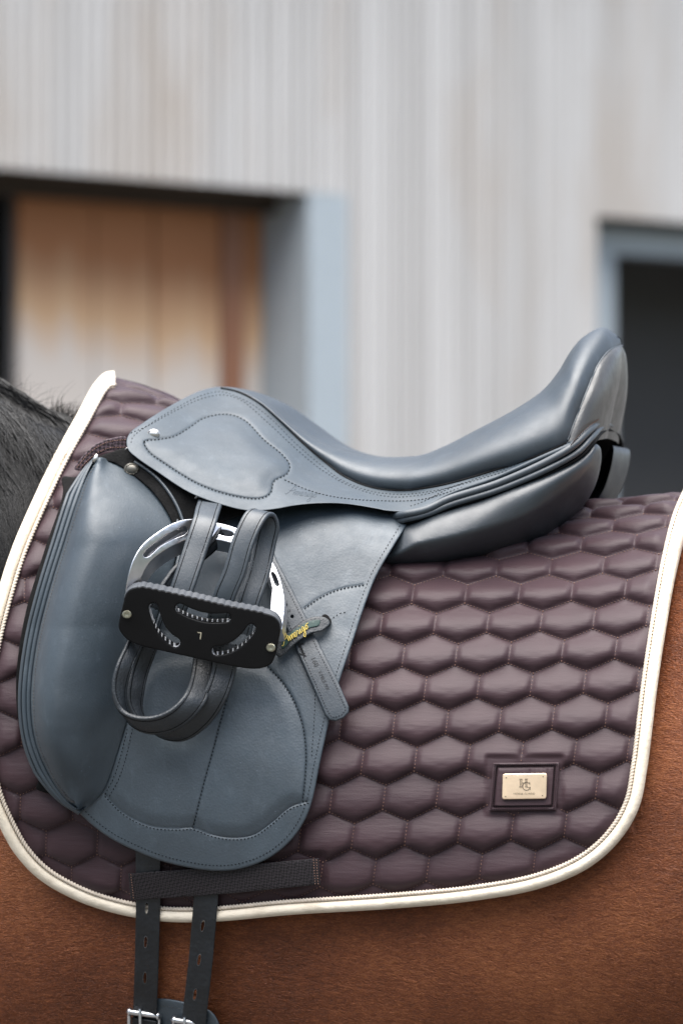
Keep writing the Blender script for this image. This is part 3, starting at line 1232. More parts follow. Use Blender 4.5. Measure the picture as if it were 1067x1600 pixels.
text_on('lettering', 'HORSE GUARD', 818.5, 1240.3, 4.2, -.6, plate_d, M_ENGRAVE, plate, sx=1.18)

# front webbing strap that ties the pad to the saddle
strap_o = spline([(117, 733), (122, 722), (135, 707), (152, 693), (170, 686), (198, 683), (200, 703), (172, 704), (152, 711), (138, 721), (127, 735)], 3, True)
fs_d = TPS([(117, 733, -.262), (135, 712, -.258), (155, 698, -.255), (180, 694, -.25), (200, 692, -.245)])
sheet('girth_tab', strap_o, fs_d, .004, M_WEBP, pad_e, er=1.5, step=5, label='plum webbing tab tying the front of the pad to the saddle')
stitches('tab_thread', [spline([(121, 730), (137, 711), (155, 697), (172, 690), (196, 687)], 4), spline([(127, 730), (140, 717), (154, 707), (172, 700), (197, 699)], 4)],
         fs_d, M_PADTHREAD, pad_e, pitch=4)

# ------------------------------------------------------------------ saddle
sad = empty('saddle', tuple(at(560, 760, 0)), 'black leather dressage saddle with high cantle and large thigh block on the quilted pad', 'saddle')


def flap_d(px, py):
    o = np.interp(py, [700, 790, 850, 980, 1150, 1400], [.046, .042, .034, .021, .0165, .0165])
    o = o + .016 * sstep(400, 500, px) * sstep(930, 800, py)
    return pad0(px, py) - o - .006


FLAP = [(300, 760), (430, 770), (560, 775), (646, 800), (634, 822), (612, 858), (588, 900), (572, 940), (551, 1003), (530, 1066), (514, 1128), (500, 1192), (487, 1254), (474, 1286), (453, 1315), (420, 1341),
        (378, 1357), (340, 1361), (297, 1356), (251, 1345), (213, 1330), (175, 1311), (148, 1292), (122, 1268), (95, 1238), (70, 1200), (58, 1150), (56, 1090), (66, 1010), (85, 930), (110, 850), (140, 790), (190, 750)]
flap_o = spline(FLAP, 4, True)
FS = [(165, 1242), (192, 1269), (234, 1290), (276, 1294), (302, 1293.5), (331, 1304), (361, 1309), (395, 1305), (424, 1286), (454, 1261), (481, 1252)]
seam1 = spline(FS, 4)
seam2 = spline([(357, 1084), (344, 1130), (331, 1180), (319, 1223), (302, 1293)], 4)
seam3 = spline([(419, 1042), (441, 1066), (459, 1095), (472, 1130), (478, 1172), (477, 1214), (473, 1252)], 4)
seam4 = spline([(477, 950), (500, 934), (530, 921), (567, 914)], 4)


def flap_surf(px, py):
    Y = flap_d(px, py)
    q = np.stack(np.broadcast_arrays(np.asarray(px, float), np.asarray(py, float)), -1).reshape(-1, 2)
    # padded leg panel inside the seams stands slightly proud of the border
    zone = spline([(199, 1100)] + FS + [(478, 1172), (459, 1095), (419, 1042), (380, 1030), (250, 1030)], 8, True)
    d = dist_poly(q, zone) * inside(q, zone)
    add_ = .0028 * sstep(0, 22, d) + .0006 * np.sin(q[:, 0] / 37) * np.sin(q[:, 1] / 52 + 1)
    return Y - add_.reshape(np.shape(Y))


flap = sheet('flap', flap_o, flap_surf, .006, M_LEATHER, sad, er=3.0, step=6,
             grooves=[(seam1, 4, .0010, False), (seam3, 4, .0012, False), (seam4, 4, .0010, False), (seam2, 3, .0010, False)])
sheet('flap', flap_o, flap_d, .006, M_LEATHER, sad, er=3, step=14, mirrored=True)
fo = flap_o
No = poly_normals(fo, True)
s_in = 1 if inside(fo[:1] + No[:1] * 2, fo)[0] else -1
ib = fo + No * s_in * 8.5
k0 = int(np.argmin(np.hypot(ib[:, 0] - 632, ib[:, 1] - 815))); k1 = int(np.argmin(np.hypot(ib[:, 0] - 130, ib[:, 1] - 1262)))
edge_line = ib[min(k0, k1):max(k0, k1)]
stitches('flap_stitching', [edge_line, seam2], flap_surf, M_THREAD, sad)
stitches('seam_stitching', [seam1 + [0, 3], seam3, seam4, spline([(199, 1140), (190, 1178), (178, 1215), (165, 1240)], 4), spline([(207, 1140), (198, 1180), (186, 1217), (172, 1243)], 4),
                            spline([(490, 1040), (492, 1100), (487, 1180)], 4), spline([(516, 968), (532, 958), (538, 957)], 3)], flap_surf, M_THREAD, sad)

# sweat flap below the flap, a little larger at the front
sw_o = spline([(300, 740), (200, 728), (150, 722), (120, 745), (98, 745), (99, 770), (70, 860), (40, 960), (26, 1060), (30, 1130), (46, 1190), (62, 1215), (57, 1232), (84, 1243), (130, 1275), (200, 1325), (300, 1350), (420, 1335), (470, 1285), (500, 1150), (560, 930), (600, 860), (600, 790)], 5, True)
sheet('sweat_flap', sw_o, lambda px, py: pad0(px, py) - .0125, .004, M_DARK, sad, er=2, step=12)

# dark leather below the skirt, with its tarnished stud
ud = TPS([(150, 715, -.262), (205, 705, -.258), (205, 735, -.267), (240, 760, -.276), (290, 770, -.276), (300, 830, -.288), (360, 790, -.264), (430, 800, -.256), (280, 860, -.30)])
sheet('under_skirt', spline([(152, 716), (175, 706), (203, 700), (240, 722), (300, 755), (420, 780), (430, 792), (400, 800), (350, 815), (300, 850), (285, 870), (270, 860), (270, 820), (240, 770), (205, 740), (180, 724)], 4, True),
      ud, .006, M_DARK, sad, er=2, step=7, label='matt black worn leather between block and skirt')


def stud(px, py, Y, r, mat, name='stud', parent=None, mirrored=False):
    V, F = [], []
    rings = [(1.0, 0), (.97, .10), (.80, .30), (.72, .24), (.60, .34), (.35, .44), (0.12, .48)]
    n = 20
    for k, (rr, h) in enumerate(rings):
        for i in range(n):
            a = 2 * math.pi * i / n
            q = rr * (1 + (.06 * math.cos(10 * a) if k in (2, 4) else 0))
            V.append(at(px + r * q * math.cos(a), py + r * q * .82 * math.sin(a), Y - h * r / 1500 - .0))
    for k in range(len(rings) - 1):
        for i in range(n):
            j = (i + 1) % n
            F.append((k * n + i, k * n + j, (k + 1) * n + j, (k + 1) * n + i))
    F.append(tuple((len(rings) - 1) * n + i for i in range(n)))
    return mesh_obj(name, V, F, mat, parent or sad, sharp=45)


# ---- thigh block
BLK = [(151, 716), (172, 718), (200, 727), (232, 748), (258, 780), (274, 815), (279, 845), (272, 885), (256, 935), (237, 1000), (216, 1070), (197, 1134), (184, 1178), (165, 1230), (150, 1250), (124, 1266),
       (100, 1245), (78, 1212), (56, 1158), (49, 1095), (57, 1012), (76, 930), (102, 845), (122, 782)]
blk_o = spline(BLK, 4, True)
BL_L = spline([(151, 716), (138, 740), (122, 782), (102, 845), (76, 930), (57, 1012), (49, 1095), (56, 1158), (78, 1212), (100, 1245), (124, 1266)], 6)


BL_R = spline([(172, 718), (200, 727), (232, 748), (258, 780), (274, 815), (279, 845), (272, 885), (256, 935), (237, 1000), (216, 1070), (197, 1134), (184, 1178), (165, 1230), (150, 1250), (124, 1266)], 6)


def block_d(px, py):
    px = np.asarray(px, float); py = np.asarray(py, float)
    q = np.stack([px.ravel(), py.ravel()], -1)
    dl = dist_poly(q, BL_L, False)
    do = dist_poly(q, blk_o)
    ins = inside(q, blk_o)
    do = np.where(ins, do, 0)
    dr = np.where(ins, dist_poly(q, BL_R, False), 0)
    t = np.clip(dl / np.maximum(dl + dr, 1e-6), 0, 1)
    prof = np.sqrt(np.maximum(1 - (1 - np.clip(t / .30, 0, 1)) ** 2, 0)) * (.5 + .5 * np.cos(math.pi * np.clip((t - .16) / .84, 0, 1))) ** .8
    fade = (.42 + .58 * sstep(705, 840, py.ravel())) * (.30 + .70 * sstep(1275, 1130, py.ravel()))
    wr = .0012 * np.sin((py.ravel() + .5 * px.ravel()) / 15 + 1.5 * np.sin(px.ravel() / 34)) * sstep(1030, 1150, py.ravel()) * sstep(0, 50, do) * sstep(1260, 1190, py.ravel())
    tip = np.sqrt(np.maximum(1 - (1 - np.clip(do / 26, 0, 1)) ** 2, 0))
    h = (.052 * prof + .004 * tip) * fade + wr
    return flap_d(px, py) - .003 - h.reshape(px.shape)


blk = sheet('thigh_block', blk_o, block_d, .012, M_SKIRT, sad, er=2.2, step=5.5, label='bulging smooth leather thigh block at the front of the flap')
sheet('thigh_block', blk_o, block_d, .012, M_SKIRT, sad, er=2.2, step=12, mirrored=True)
# welts down the front edge
for (off, r, h, mt) in ((-3, 4.0, .007, M_SKIRT), (-10, 4.4, .005, M_SKIRT), (-17, 3.6, .001, M_SEAT)):
    LL = spline([(152, 714), (138, 738), (122, 782), (102, 845), (76, 930), (57, 1012), (49, 1095), (56, 1158), (78, 1212), (100, 1245), (126, 1269)], 5)
    NN = poly_normals(LL, False)
    sgn = 1 if (LL[20] + NN[20] * 5)[0] > LL[20][0] else -1
    ta = np.minimum(1, np.minimum(np.arange(len(LL)) / 14, np.arange(len(LL))[::-1] / 20 + .12))
    Q = LL + NN * sgn * off * ta[:, None]
    tube('welt', at(Q[:, 0], Q[:, 1], flap_d(Q[:, 0], Q[:, 1]) - h + .004), r / 1500, mt, sad, 10)
LLs = LL + NN * sgn * 4
stitches('welt_stitching', [LLs[3:-4]], lambda a, b: block_d(a, b) - .0006, M_THREAD_PALE, sad, pitch=5)
# piping round the head of the block
LP = spline([(170, 716), (200, 724), (235, 747), (262, 780), (278, 815), (283, 845), (276, 888), (258, 940), (238, 1004)], 5)
tube('block_piping', at(LP[:, 0], LP[:, 1], flap_d(LP[:, 0], LP[:, 1]) - .008), 3.4 / 1500, M_SEAT, sad, 8)
LP2 = (LP + [7, -4])[7:]
tube('block_piping', at(LP2[:, 0], LP2[:, 1], np.minimum(flap_d(LP2[:, 0], LP2[:, 1]), ud(LP2[:, 0], LP2[:, 1])) - .002), 2.8 / 1500, M_SEAT, sad, 8)
stitches('piping_stitching', [LP[4:] + [-5, 3.4]], lambda a, b: block_d(a, b) - .0006, M_THREAD, sad, pitch=5)
# the small metal end of the pocket zip at the block's top corner
V, F = tube_vf(at([147, 150, 152], [724, 717, 710], [-.272, -.274, -.272]), [.0022, .0032, .0018], 8)
mesh_obj('zip_end', V, F, M_STUD, sad)

# ---- skirt
SK = [(198, 690), (203, 677), (225, 660), (270, 632), (315, 610), (346, 604.5), (374, 613), (405, 630), (432, 652), (468, 688), (504, 719), (540, 745), (585, 761), (630, 765), (660, 762), (702, 754), (774, 733), (845, 709), (884, 691), (897, 688),
      (893, 697), (860, 712), (800, 736), (740, 757), (700, 772), (665, 790), (641, 798), (607, 798), (585, 794), (548, 788), (517, 786), (485, 787), (459, 790), (425, 796), (391, 798), (355, 791), (297, 770), (247, 738), (215, 716), (201, 703)]
sk_o = spline(SK, 4, True)
sk_b = TPS([(200, 695, -.262), (225, 661, -.215), (270, 632, -.145), (315, 611, -.085), (346, 604, -.050), (374, 613, -.058), (414, 638, -.078), (450, 669, -.092), (504, 719, -.112), (585, 761, -.137), (660, 762, -.152), (774, 733, -.167), (845, 709, -.170), (893, 692, -.166),
            (247, 737, -.280), (297, 769, -.288), (350, 788, -.285), (391, 797, -.280), (459, 789, -.258), (517, 786, -.232), (585, 793, -.208), (641, 797, -.196), (700, 770, -.186), (800, 735, -.178),
            (270, 690, -.225), (330, 700, -.205), (390, 725, -.210), (300, 650, -.150), (440, 730, -.190), (350, 650, -.125)])
EMB = spline([(226, 690), (250, 686), (274, 681), (296, 668), (319, 653), (355, 647), (382, 656), (414, 688), (441, 710), (453, 727), (449, 740), (428, 752), (423, 770), (409, 778), (373, 776), (315, 758), (261, 726), (233, 705)], 4, True)


def skirt_d(px, py):
    px = np.asarray(px, float); py = np.asarray(py, float)
    q = np.stack([px.ravel(), py.ravel()], -1)
    d = dist_poly(q, EMB) * inside(q, EMB)
    do = dist_poly(q, sk_o)
    return sk_b(px, py) - (.0062 * sstep(0, 26, d)).reshape(px.shape) - (.0018 * sstep(0, 14, do)).reshape(px.shape)


sk_l2 = spline([(446, 750), (480, 765), (522, 776), (585, 782), (660, 780), (720, 762)], 4)
sk_l3 = spline([(206, 676), (230, 666), (270, 644), (315, 623), (350, 617), (378, 626), (414, 656), (468, 706), (504, 735), (553, 762), (607, 776), (660, 773), (720, 756)], 4)
skirt = sheet('skirt', sk_o, skirt_d, .006, M_SKIRT, sad, er=3, step=5.5, grooves=[(EMB, 3.5, .0022, True), (sk_l2, 3, .0009, False)])
sheet('skirt', sk_o, sk_b, .006, M_SKIRT, sad, er=3, step=14, mirrored=True)
nsk = poly_normals(sk_o, True)
s_in = 1 if inside(sk_o[10:11] + nsk[10:11] * 2, sk_o)[0] else -1
ib = sk_o + nsk * s_in * 7.5
k0 = int(np.argmin(np.hypot(ib[:, 0] - 640, ib[:, 1] - 790))); k1 = int(np.argmin(np.hypot(ib[:, 0] - 206, ib[:, 1] - 690)))
stitches('skirt_stitching', [ib[min(k0, k1):max(k0, k1)], sk_l3, np.concatenate([EMB, EMB[:1]]), sk_l2], skirt_d, M_THREAD, sad)
script_on('embossed_name', (447, 772), 8, 15, skirt_d, M_SKIRT, sad, .0003, lift=.0001)
stud(240, 678.5, float(skirt_d(np.array([240.]), np.array([678.5]))[0]) - .0005, 10.5, M_STUD)
stud(206, 733, float(ud(np.array([206.]), np.array([733.]))[0]) - .0008, 12, M_STUD_OLD)
# ring under the skirt tip
a = np.linspace(0, 2 * math.pi, 20)
tube('dee_ring', at(203 + 8 * np.cos(a), 708 + 9 * np.sin(a), -.256 + 0 * a), .0013, M_STUD, sad, 6)
tube('dee_ring', at([306, 309, 313], [778, 775, 776], [-.283, -.286, -.283]), .0015, M_STUD, sad, 6)


# ---- seat: lofted from the crease over the rim to the middle, then mirrored
pairs = [((338, 606), (337, 604.0), .030), ((373, 614), (374, 607), .052), ((405, 630), (413, 626), .072), ((432, 652), (455, 662), .088), ((468, 688), (492, 687), .100), ((504, 719), (528, 701.5), .112),
         ((540, 746), (566, 710.5), .124), ((585, 763), (602, 714), .136), ((630, 767), (636, 713.5), .146), ((660, 764), (658, 711), .152), ((702, 756), (690, 699), .158), ((774, 735), (748, 669.5), .168), ((845, 711), (808, 637), .170),
         ((885, 691), (848, 609), .163), ((898, 657), (872, 580), .150), ((917, 609), (891, 548.5), .128), ((936, 566), (912, 525.5), .094), ((955, 545), (942, 511.5), .052), ((970, 538), (968, 527), .006)]
D = np.array([(*a, *b, y) for a, b, y in pairs])
D = spline(D, 6.0)
nt, nc = 16, 6
rows = []
for (bx, by, tx, ty, yb) in D:
    yr = yb * .36
    row = []
    for k in range(-2, nt + 1):
        t = k / nt * math.pi / 2
        bulge = .0
        if k < 0:
            row.append((bx + (bx - tx) * .06 * -k, by + (by - ty) * .06 * -k, -(yb - .004 * (-k))))
        else:
            f = math.sin(t)
            row.append((bx + (tx - bx) * f, by + (ty - by) * f, -(yr + (yb - yr) * math.cos(t) + .019 * min(1, yb / .14) * math.sin(2 * t) * (1 - .35 * t))))
    for k in range(1, nc + 1):
        f = k / nc
        row.append((tx, ty + 5 * f * f * min(1, yb / .1), -yr * (1 - f)))
    rows.append(row)
A = np.array(rows)
SV = at(A[..., 0], A[..., 1], A[..., 2])


def loft_pair(name, SV, mat, flip=False, parent=None, mir=True, label=None):
    n, m = SV.shape[:2]
    F = []
    for i in range(n - 1):
        for j in range(m - 1):
            f = (i * m + j, (i + 1) * m + j, (i + 1) * m + j + 1, i * m + j + 1)
            F.append(f[::-1] if flip else f)
    V = SV.reshape(-1, 3)
    if mir:
        V = np.concatenate([V, mirror(V)])
        F = F + [tuple(i + n * m for i in f[::-1]) for f in F]
    o = mesh_obj(name, V, F, mat, parent or sad, sharp=75, label=label)
    md = o.modifiers.new('weld', 'WELD'); md.merge_threshold = .0004
    return o


loft_pair('seat', SV, M_SEAT, label='deep polished leather seat')
# piping in the crease between seat and skirt
cr = spline([(345, 606.5), (374, 613), (405, 629.5), (432, 651.5), (468, 687.5), (504, 719), (540, 746), (585, 763), (630, 766.5), (660, 763.5), (702, 755.5), (774, 734.5), (845, 710.5), (884, 692)], 5)
tube('seat_welt', at(cr[:, 0], cr[:, 1], sk_b(cr[:, 0], cr[:, 1]) - .0008), 2.0 / 1500, M_DARK, sad, 8)
# back of the cantle
bpairs = [((970, 538, .006), (971.5, 541, 0)), ((955, 545, .052), (972, 551, 0)), ((936, 566, .094), (970.5, 575, 0)), ((917, 609, .128), (966, 606, 0)), ((898, 657, .150), (957, 645, 0)), ((884, 697, .163), (948, 685, 0))]
D = spline(np.array([(*a, *b) for a, b in bpairs]), 6)
rows = []
for (bx, by, yb, tx, ty, _) in D:
    rows.append([(bx + (tx - bx) * math.sin(t), by + (ty - by) * math.sin(t), -yb * math.cos(t) - .0008) for t in np.linspace(0, math.pi / 2, 14)])
A = np.array(rows)
loft_pair('cantle_back', at(A[..., 0], A[..., 1], A[..., 2]), M_BACK, label='grey scuffed leather panel on the back of the cantle', flip=True)
cs = spline(np.array([(972, 540, .0), (955, 545, .052), (936, 566, .094), (917, 609, .128), (898, 657, .150), (886, 688, .162)]), 4)
tube('cantle_piping', at(cs[:, 0], cs[:, 1], -cs[:, 2] - .001), 1.5 / 1500, M_SEAT, sad, 6)
# rolls between seat and panel, running up over the rear arch
W1 = np.array([(588, 811, .150), (634, 803, .206), (665, 796, .200), (700, 780, .192), (775, 756, .186), (850, 723, .182), (893, 698, .172), (916, 676, .150), (932, 662, .105), (942, 656, .055), (949, 655, 0)])
W2 = np.array([(590, 819, .150), (636, 811, .204), (668, 803, .198), (702, 789, .192), (777, 766, .187), (853, 734, .182), (900, 708, .168), (922, 686, .145), (935, 671, .100), (944, 665, .05), (950, 664, 0)])
W3 = np.array([(592, 824, .150), (638, 816, .200), (670, 808, .194), (704, 795, .189), (779, 773, .184), (856, 741, .179), (903, 715, .164), (926, 692, .140), (937, 678, .100), (945, 672, .05), (950, 671, 0)])
W0 = np.array([(640, 799, .204), (668, 790, .196), (702, 772, .188), (775, 746, .182), (848, 714, .178), (890, 696, .170)])
for Wk, r, mt in ((W1, 6.2, M_SEAT), (W2, 5.2, M_SEAT), (W3, 3.2, M_DARK)):
    Q = spline(Wk * [1, 1, 1500], 5) / [1, 1, 1500]
    P3 = at(Q[:, 0], Q[:, 1], -Q[:, 2])
    P3 = np.concatenate([P3, mirror(P3)[::-1][1:]])
    tube('roll_welt', P3, r / 1500, mt, sad, 10)
Q = spline(W0 * [1, 1, 1500], 5) / [1, 1, 1500]
tube('skirt_edge_roll', at(Q[:, 0], Q[:, 1], -Q[:, 2]), np.linspace(2.5, 4.2, len(Q)) / 1500, M_SKIRT, sad, 10)
# stitched thread line of the cantle
stitches('cantle_stitching', [spline([(892, 694), (905, 679), (922, 664), (934, 656)], 3)], TPS([(892, 694, -.176), (905, 679, -.166), (922, 664, -.145), (934, 656, -.118)]), M_PADTHREAD, sad, pitch=3.5)
# base under the seat closes the tree from side to side
Q = spline(W2 * [1, 1, 1500], 8) / [1, 1, 1500]
nb = at(Q[:, 0], Q[:, 1], -Q[:, 2] + .003)
fb = mirror(nb)
SVb = np.stack([nb + (fb - nb) * t + np.array([0, 0, .05 * math.sin(math.pi * t)]) * np.linspace(1, .2, len(nb))[:, None] for t in np.linspace(0, 1, 9)], 1)
loft_pair('tree_base', SVb, M_DARK, mir=False)
# pommel arch closes the front between both skirts
hd = spline(np.array([(203, 684), (225, 664), (270, 636), (315, 614), (340, 607)]), 8)
nb = at(hd[:, 0], hd[:, 1], sk_b(hd[:, 0], hd[:, 1]) + .004)
fb = mirror(nb)
SVb = np.stack([nb + (fb - nb) * t for t in np.linspace(0, 1, 9)], 1)
loft_pair('pommel_arch', SVb, M_DARK, mir=False)

# ---- panels
PAN = [(590, 878), (606, 850), (630, 822), (665, 808), (700, 797), (750, 781), (862, 738), (909, 713), (929, 693), (937, 699), (939, 715), (935, 740), (926, 766), (910, 791), (888, 812), (845, 841), (788, 862), (726, 875), (655, 884), (610, 886)]
pan_o = spline(PAN, 4, True)
pan_b = TPS([(590, 880, -.190), (620, 835, -.188), (665, 810, -.186), (750, 781, -.178), (862, 738, -.170), (909, 713, -.150), (929, 692, -.128), (938, 710, -.105), (934, 740, -.098), (926, 766, -.095), (910, 791, -.094), (888, 812, -.103), (845, 841, -.128), (788, 862, -.150), (726, 875, -.168), (655, 884, -.185)])


def panel_d(px, py):
    px = np.asarray(px, float); py = np.asarray(py, float)
    q = np.stack([px.ravel(), py.ravel()], -1)
    d = dist_poly(q, pan_o) * inside(q, pan_o)
    h = .042 * np.sqrt(np.maximum(1 - (1 - np.clip(d / 62, 0, 1)) ** 2, 0))
    h += .0006 * np.sin(q[:, 0] / 13 + q[:, 1] / 21) * sstep(5, 30, d)
    return pan_b(px, py) - h.reshape(px.shape)


def grow(path, dists, n_in):
    return path


sheet('panel', pan_o, panel_d, .05, M_PANEL, sad, er=1.5, step=4.5, label='plump black wool-filled panel under the cantle')
sheet('panel', pan_o + [11, 0], lambda a, b: panel_d(np.asarray(a) - 11, np.asarray(b)), .075, M_PANEL, sad, er=1.5, step=9, mirrored=True)

# ---- keeper, strap end
kp_o = spline([(434, 1004), (448, 990), (466, 975), (482, 966), (499, 963), (512, 967), (516, 974), (505, 985), (486, 990), (472, 998), (458, 1009), (437, 1027), (431, 1022)], 3, True)


def keep_d(px, py):
    px = np.asarray(px, float)
    return flap_surf(px, py) - .013 - .004 * np.sin(np.clip((px - 430) / 88, 0, 1) * math.pi)


keeper = sheet('strap_keeper', kp_o, keep_d, .006, M_ROUGH, sad, er=2.5, step=4, label='leather strap keeper with a green patch and gold script')
gp_o = spline([(440, 1003), (452, 990), (470, 977), (486, 970), (500, 969), (498, 977), (484, 981), (468, 990), (454, 1001), (441, 1014)], 2.5, True)
sheet('green_patch', gp_o, lambda a, b: keep_d(a, b) - .0012, .002, M_GREEN, keeper, er=.8, step=4)
script_on('gold_script', (442.5, 1009), -34, 15.5, lambda a, b: keep_d(a, b) - .0016, M_YELLOW, keeper, .00042)
sheet('keeper_end', spline([(503, 962), (510, 960), (518, 972), (512, 980)], 2, True), lambda a, b: flap_surf(a, b) - .007, .004, M_DARK, keeper, er=1, step=4)

# ---- girth billets: long straps with punched holes, part of the saddle


def hole(cx, cy, w, h, tilt, n=14):
    a = np.linspace(0, 2 * math.pi, n, endpoint=False)
    x = w * np.sign(np.cos(a)) * np.abs(np.cos(a)) ** .8; y = h * np.sign(np.sin(a)) * np.abs(np.sin(a)) ** .9
    t = R(tilt)
    return np.stack([cx + x * math.cos(t) - y * math.sin(t), cy + x * math.sin(t) + y * math.cos(t)], -1)


def horse_at(px, py):
    return pad(px, py) + .012


def billet_d(px, py):
    return pad(px, py) - np.interp(py, [1300, 1362, 1415, 1450, 1560, 1720], [.010, .0125, .0125, .0115, .010, .012])


b1 = poly_rs([(212, 1300), (251, 1300), (251, 1408), (248.5, 1500), (245, 1600), (244, 1690), (207, 1690), (208, 1600), (211, 1500), (213, 1408)], 5)
b2 = poly_rs([(306, 1300), (344, 1300), (341, 1404), (333, 1500), (321, 1606), (313, 1690), (275, 1690), (283, 1606), (295, 1500), (303, 1404)], 5)
for bo, hl in ((b1, ((229.6, 1419), (228, 1472), (227, 1528))), (b2, ((317, 1446.5), (311.5, 1500), (305, 1554)))):
    hs_ = [hole(x, y, 2.3, 8.5, 3 if bo is b1 else 9) for x, y in hl]
    b_ = sheet('girth_billet', bo, billet_d, .004, M_OLD, sad, holes=hs_, er=1.6, step=6, hole_er=1.2, label='long black billet strap with oval holes')
    for x, y in hl:
        h_ = hole(x, y, 2.9, 9.2, 3 if bo is b1 else 9)
        S2 = at(np.append(h_[:, 0], h_[0, 0]), np.append(h_[:, 1], h_[0, 1]), billet_d(np.append(h_[:, 0], h_[0, 0]), np.append(h_[:, 1], h_[0, 1])) - .0001)
        tube('hole_rim', S2, .0004, M_THREAD_PALE, b_, 5)

# ------------------------------------------------------------------ stirrup iron
sti = empty('stirrup', tuple(at(315, 930, -.36)), 'silver stirrup iron with black slotted tread tucked up on the flap', 'stirrup')
iron_d = TPS([(206, 944, -.381), (200, 912, -.392), (222, 851, -.384), (258, 826, -.362), (300, 815, -.330), (370, 828, -.306), (430, 885, -.310), (444, 950, -.342), (320, 900, -.345), (300, 850, -.335)])
outer = [(196, 950), (196, 930), (201, 898), (209, 873), (223, 851), (246, 832), (272, 817), (296, 811), (330, 815), (372, 826), (398, 842), (420, 868), (434, 893), (442, 920), (445, 945), (441, 985)]
inner = [(420, 985), (423, 940), (424, 917), (417, 897), (403, 875), (380, 858), (360, 849), (330, 843), (300, 842), (278, 850), (250, 866), (232, 883), (221, 908), (216, 950)]
io = np.concatenate([spline(outer, 4), spline(inner, 4)])
slot1 = spline([(224, 868), (232, 857), (250, 843), (272, 830), (290, 822), (294, 828), (290, 834), (272, 842), (250, 854), (236, 867), (228, 871)], 3, True)
slot2 = spline([(345, 828), (362, 831), (366, 835), (362, 838), (344, 835), (341, 831)], 2, True)
slot3 = spline([(424, 894), (428, 895), (434, 906), (436, 915), (432, 916), (427, 906)], 2.5, True)
arch = sheet('stirrup_arch', io, iron_d, .016, M_STEEL, sti, holes=[slot1, slot2, slot3], er=2.0, step=6, ext=(4, 17, .016), sharp=40, hole_er=1.2)
sheet('slot_floor', spline([(222, 870), (231, 856), (250, 842), (272, 829), (292, 820), (297, 828), (291, 836), (272, 844), (250, 857), (236, 869)], 3, True), lambda a, b: iron_d(a, b) + .007, .002, M_STEEL, arch, er=.5, step=5, ext=(1, 3, .003))
# tread
tr_d = TPS([(196, 940, -.398), (430, 965, -.382), (415, 1043, -.372), (190, 985, -.388), (310, 990, -.388), (224, 1010, -.384), (330, 945, -.392)], 1e-3)
top_l = spline([(195, 935), (199, 926), (207, 920), (222, 918), (240, 921), (300, 934), (360, 948), (410, 958), (428, 964), (436, 973), (438, 984)], 1.6)
nn = poly_normals(top_l, False)
if nn[len(nn) // 2][1] > 0: nn = -nn
sarc = np.arange(len(top_l)) * 1.6
teeth = np.where((sarc > 28) & (sarc < 232), 1.7 * np.abs(np.sin(sarc * math.pi / 10.5)), .5)
top_t = top_l + nn * teeth[:, None]
bot_l = spline([(438, 986), (435, 1003), (430, 1026), (424, 1037), (413, 1043), (396, 1045), (370, 1042), (295, 1026), (250, 1016), (224, 1010), (205, 1003), (192, 992), (186, 980), (188, 964), (194, 940)], 3)
tro = np.concatenate([top_t, bot_l])


def arcslot(pts, w):
    L = spline(pts, 2.5)
    N = poly_normals(L, False)
    a = [L + N * w]
    t = np.linspace(0, math.pi, 7)[1:-1]
    T1 = L[-1] - L[-2]; T1 = T1 / np.linalg.norm(T1)
    a.append(np.array([L[-1] + N[-1] * w * math.cos(x) + T1 * w * math.sin(x) for x in t]))
    a.append((L - N * w)[::-1])
    T0 = L[0] - L[1]; T0 = T0 / np.linalg.norm(T0)
    a.append(np.array([L[0] - N[0] * w * math.cos(x) + T0 * w * math.sin(x) for x in t]))
    return np.concatenate(a)


sA = arcslot([(240, 949), (244, 963), (253, 984), (267, 999), (275, 1004)], 7.4)
sB = arcslot([(281, 950), (300, 959), (322, 965), (340, 966), (354, 965)], 7.2)
sC = arcslot([(393, 982), (384, 994), (368, 1008), (352, 1015), (338, 1017)], 7.2)
tread = sheet('tread', tro, tr_d, .012, M_BLACK, sti, holes=[sA, sB, sC], er=2.2, step=6, ext=(1.5, -6.4, .012), sharp=35, hole_er=2.0, label='matt black tread with three curved slots')
# serrated grip strip along the upper edge, top light put into its paler colour
gl = np.concatenate([top_t + [0, .2], (top_l + [0, 0])[::-1] + np.array([0, 5.0]) * 0 - nn[::-1] * 2.5])
grip = sheet('grip_strip', np.concatenate([top_t + nn * .8, (top_l - nn * .2)[::-1]]), lambda a, b: tr_d(a, b) + .0006, .012, M_GRIP, tread, er=.3, step=6, ext=(2.0, -7.2, .0125), sharp=30)
for sl in (sA, sB, sC):
    cc = sl.mean(0)
    f0 = sl + (cc - sl) * .012
    Yf = tr_d(f0[:, 0], f0[:, 1])
    A_ = at(f0[:, 0], f0[:, 1], Yf + .0018); saw = 1.6 * np.abs(np.sin(np.arange(len(sl)) * 1.05)); B_2 = at(f0[:, 0] + 1.5, f0[:, 1] - 6.2 + saw, Yf + .0110)
    k_ = len(sl)
    mesh_obj('slot_rim', np.concatenate([A_, B_2]), [(i, (i + 1) % k_, (i + 1) % k_ + k_, i + k_) for i in range(k_)], M_TEETH, tread)
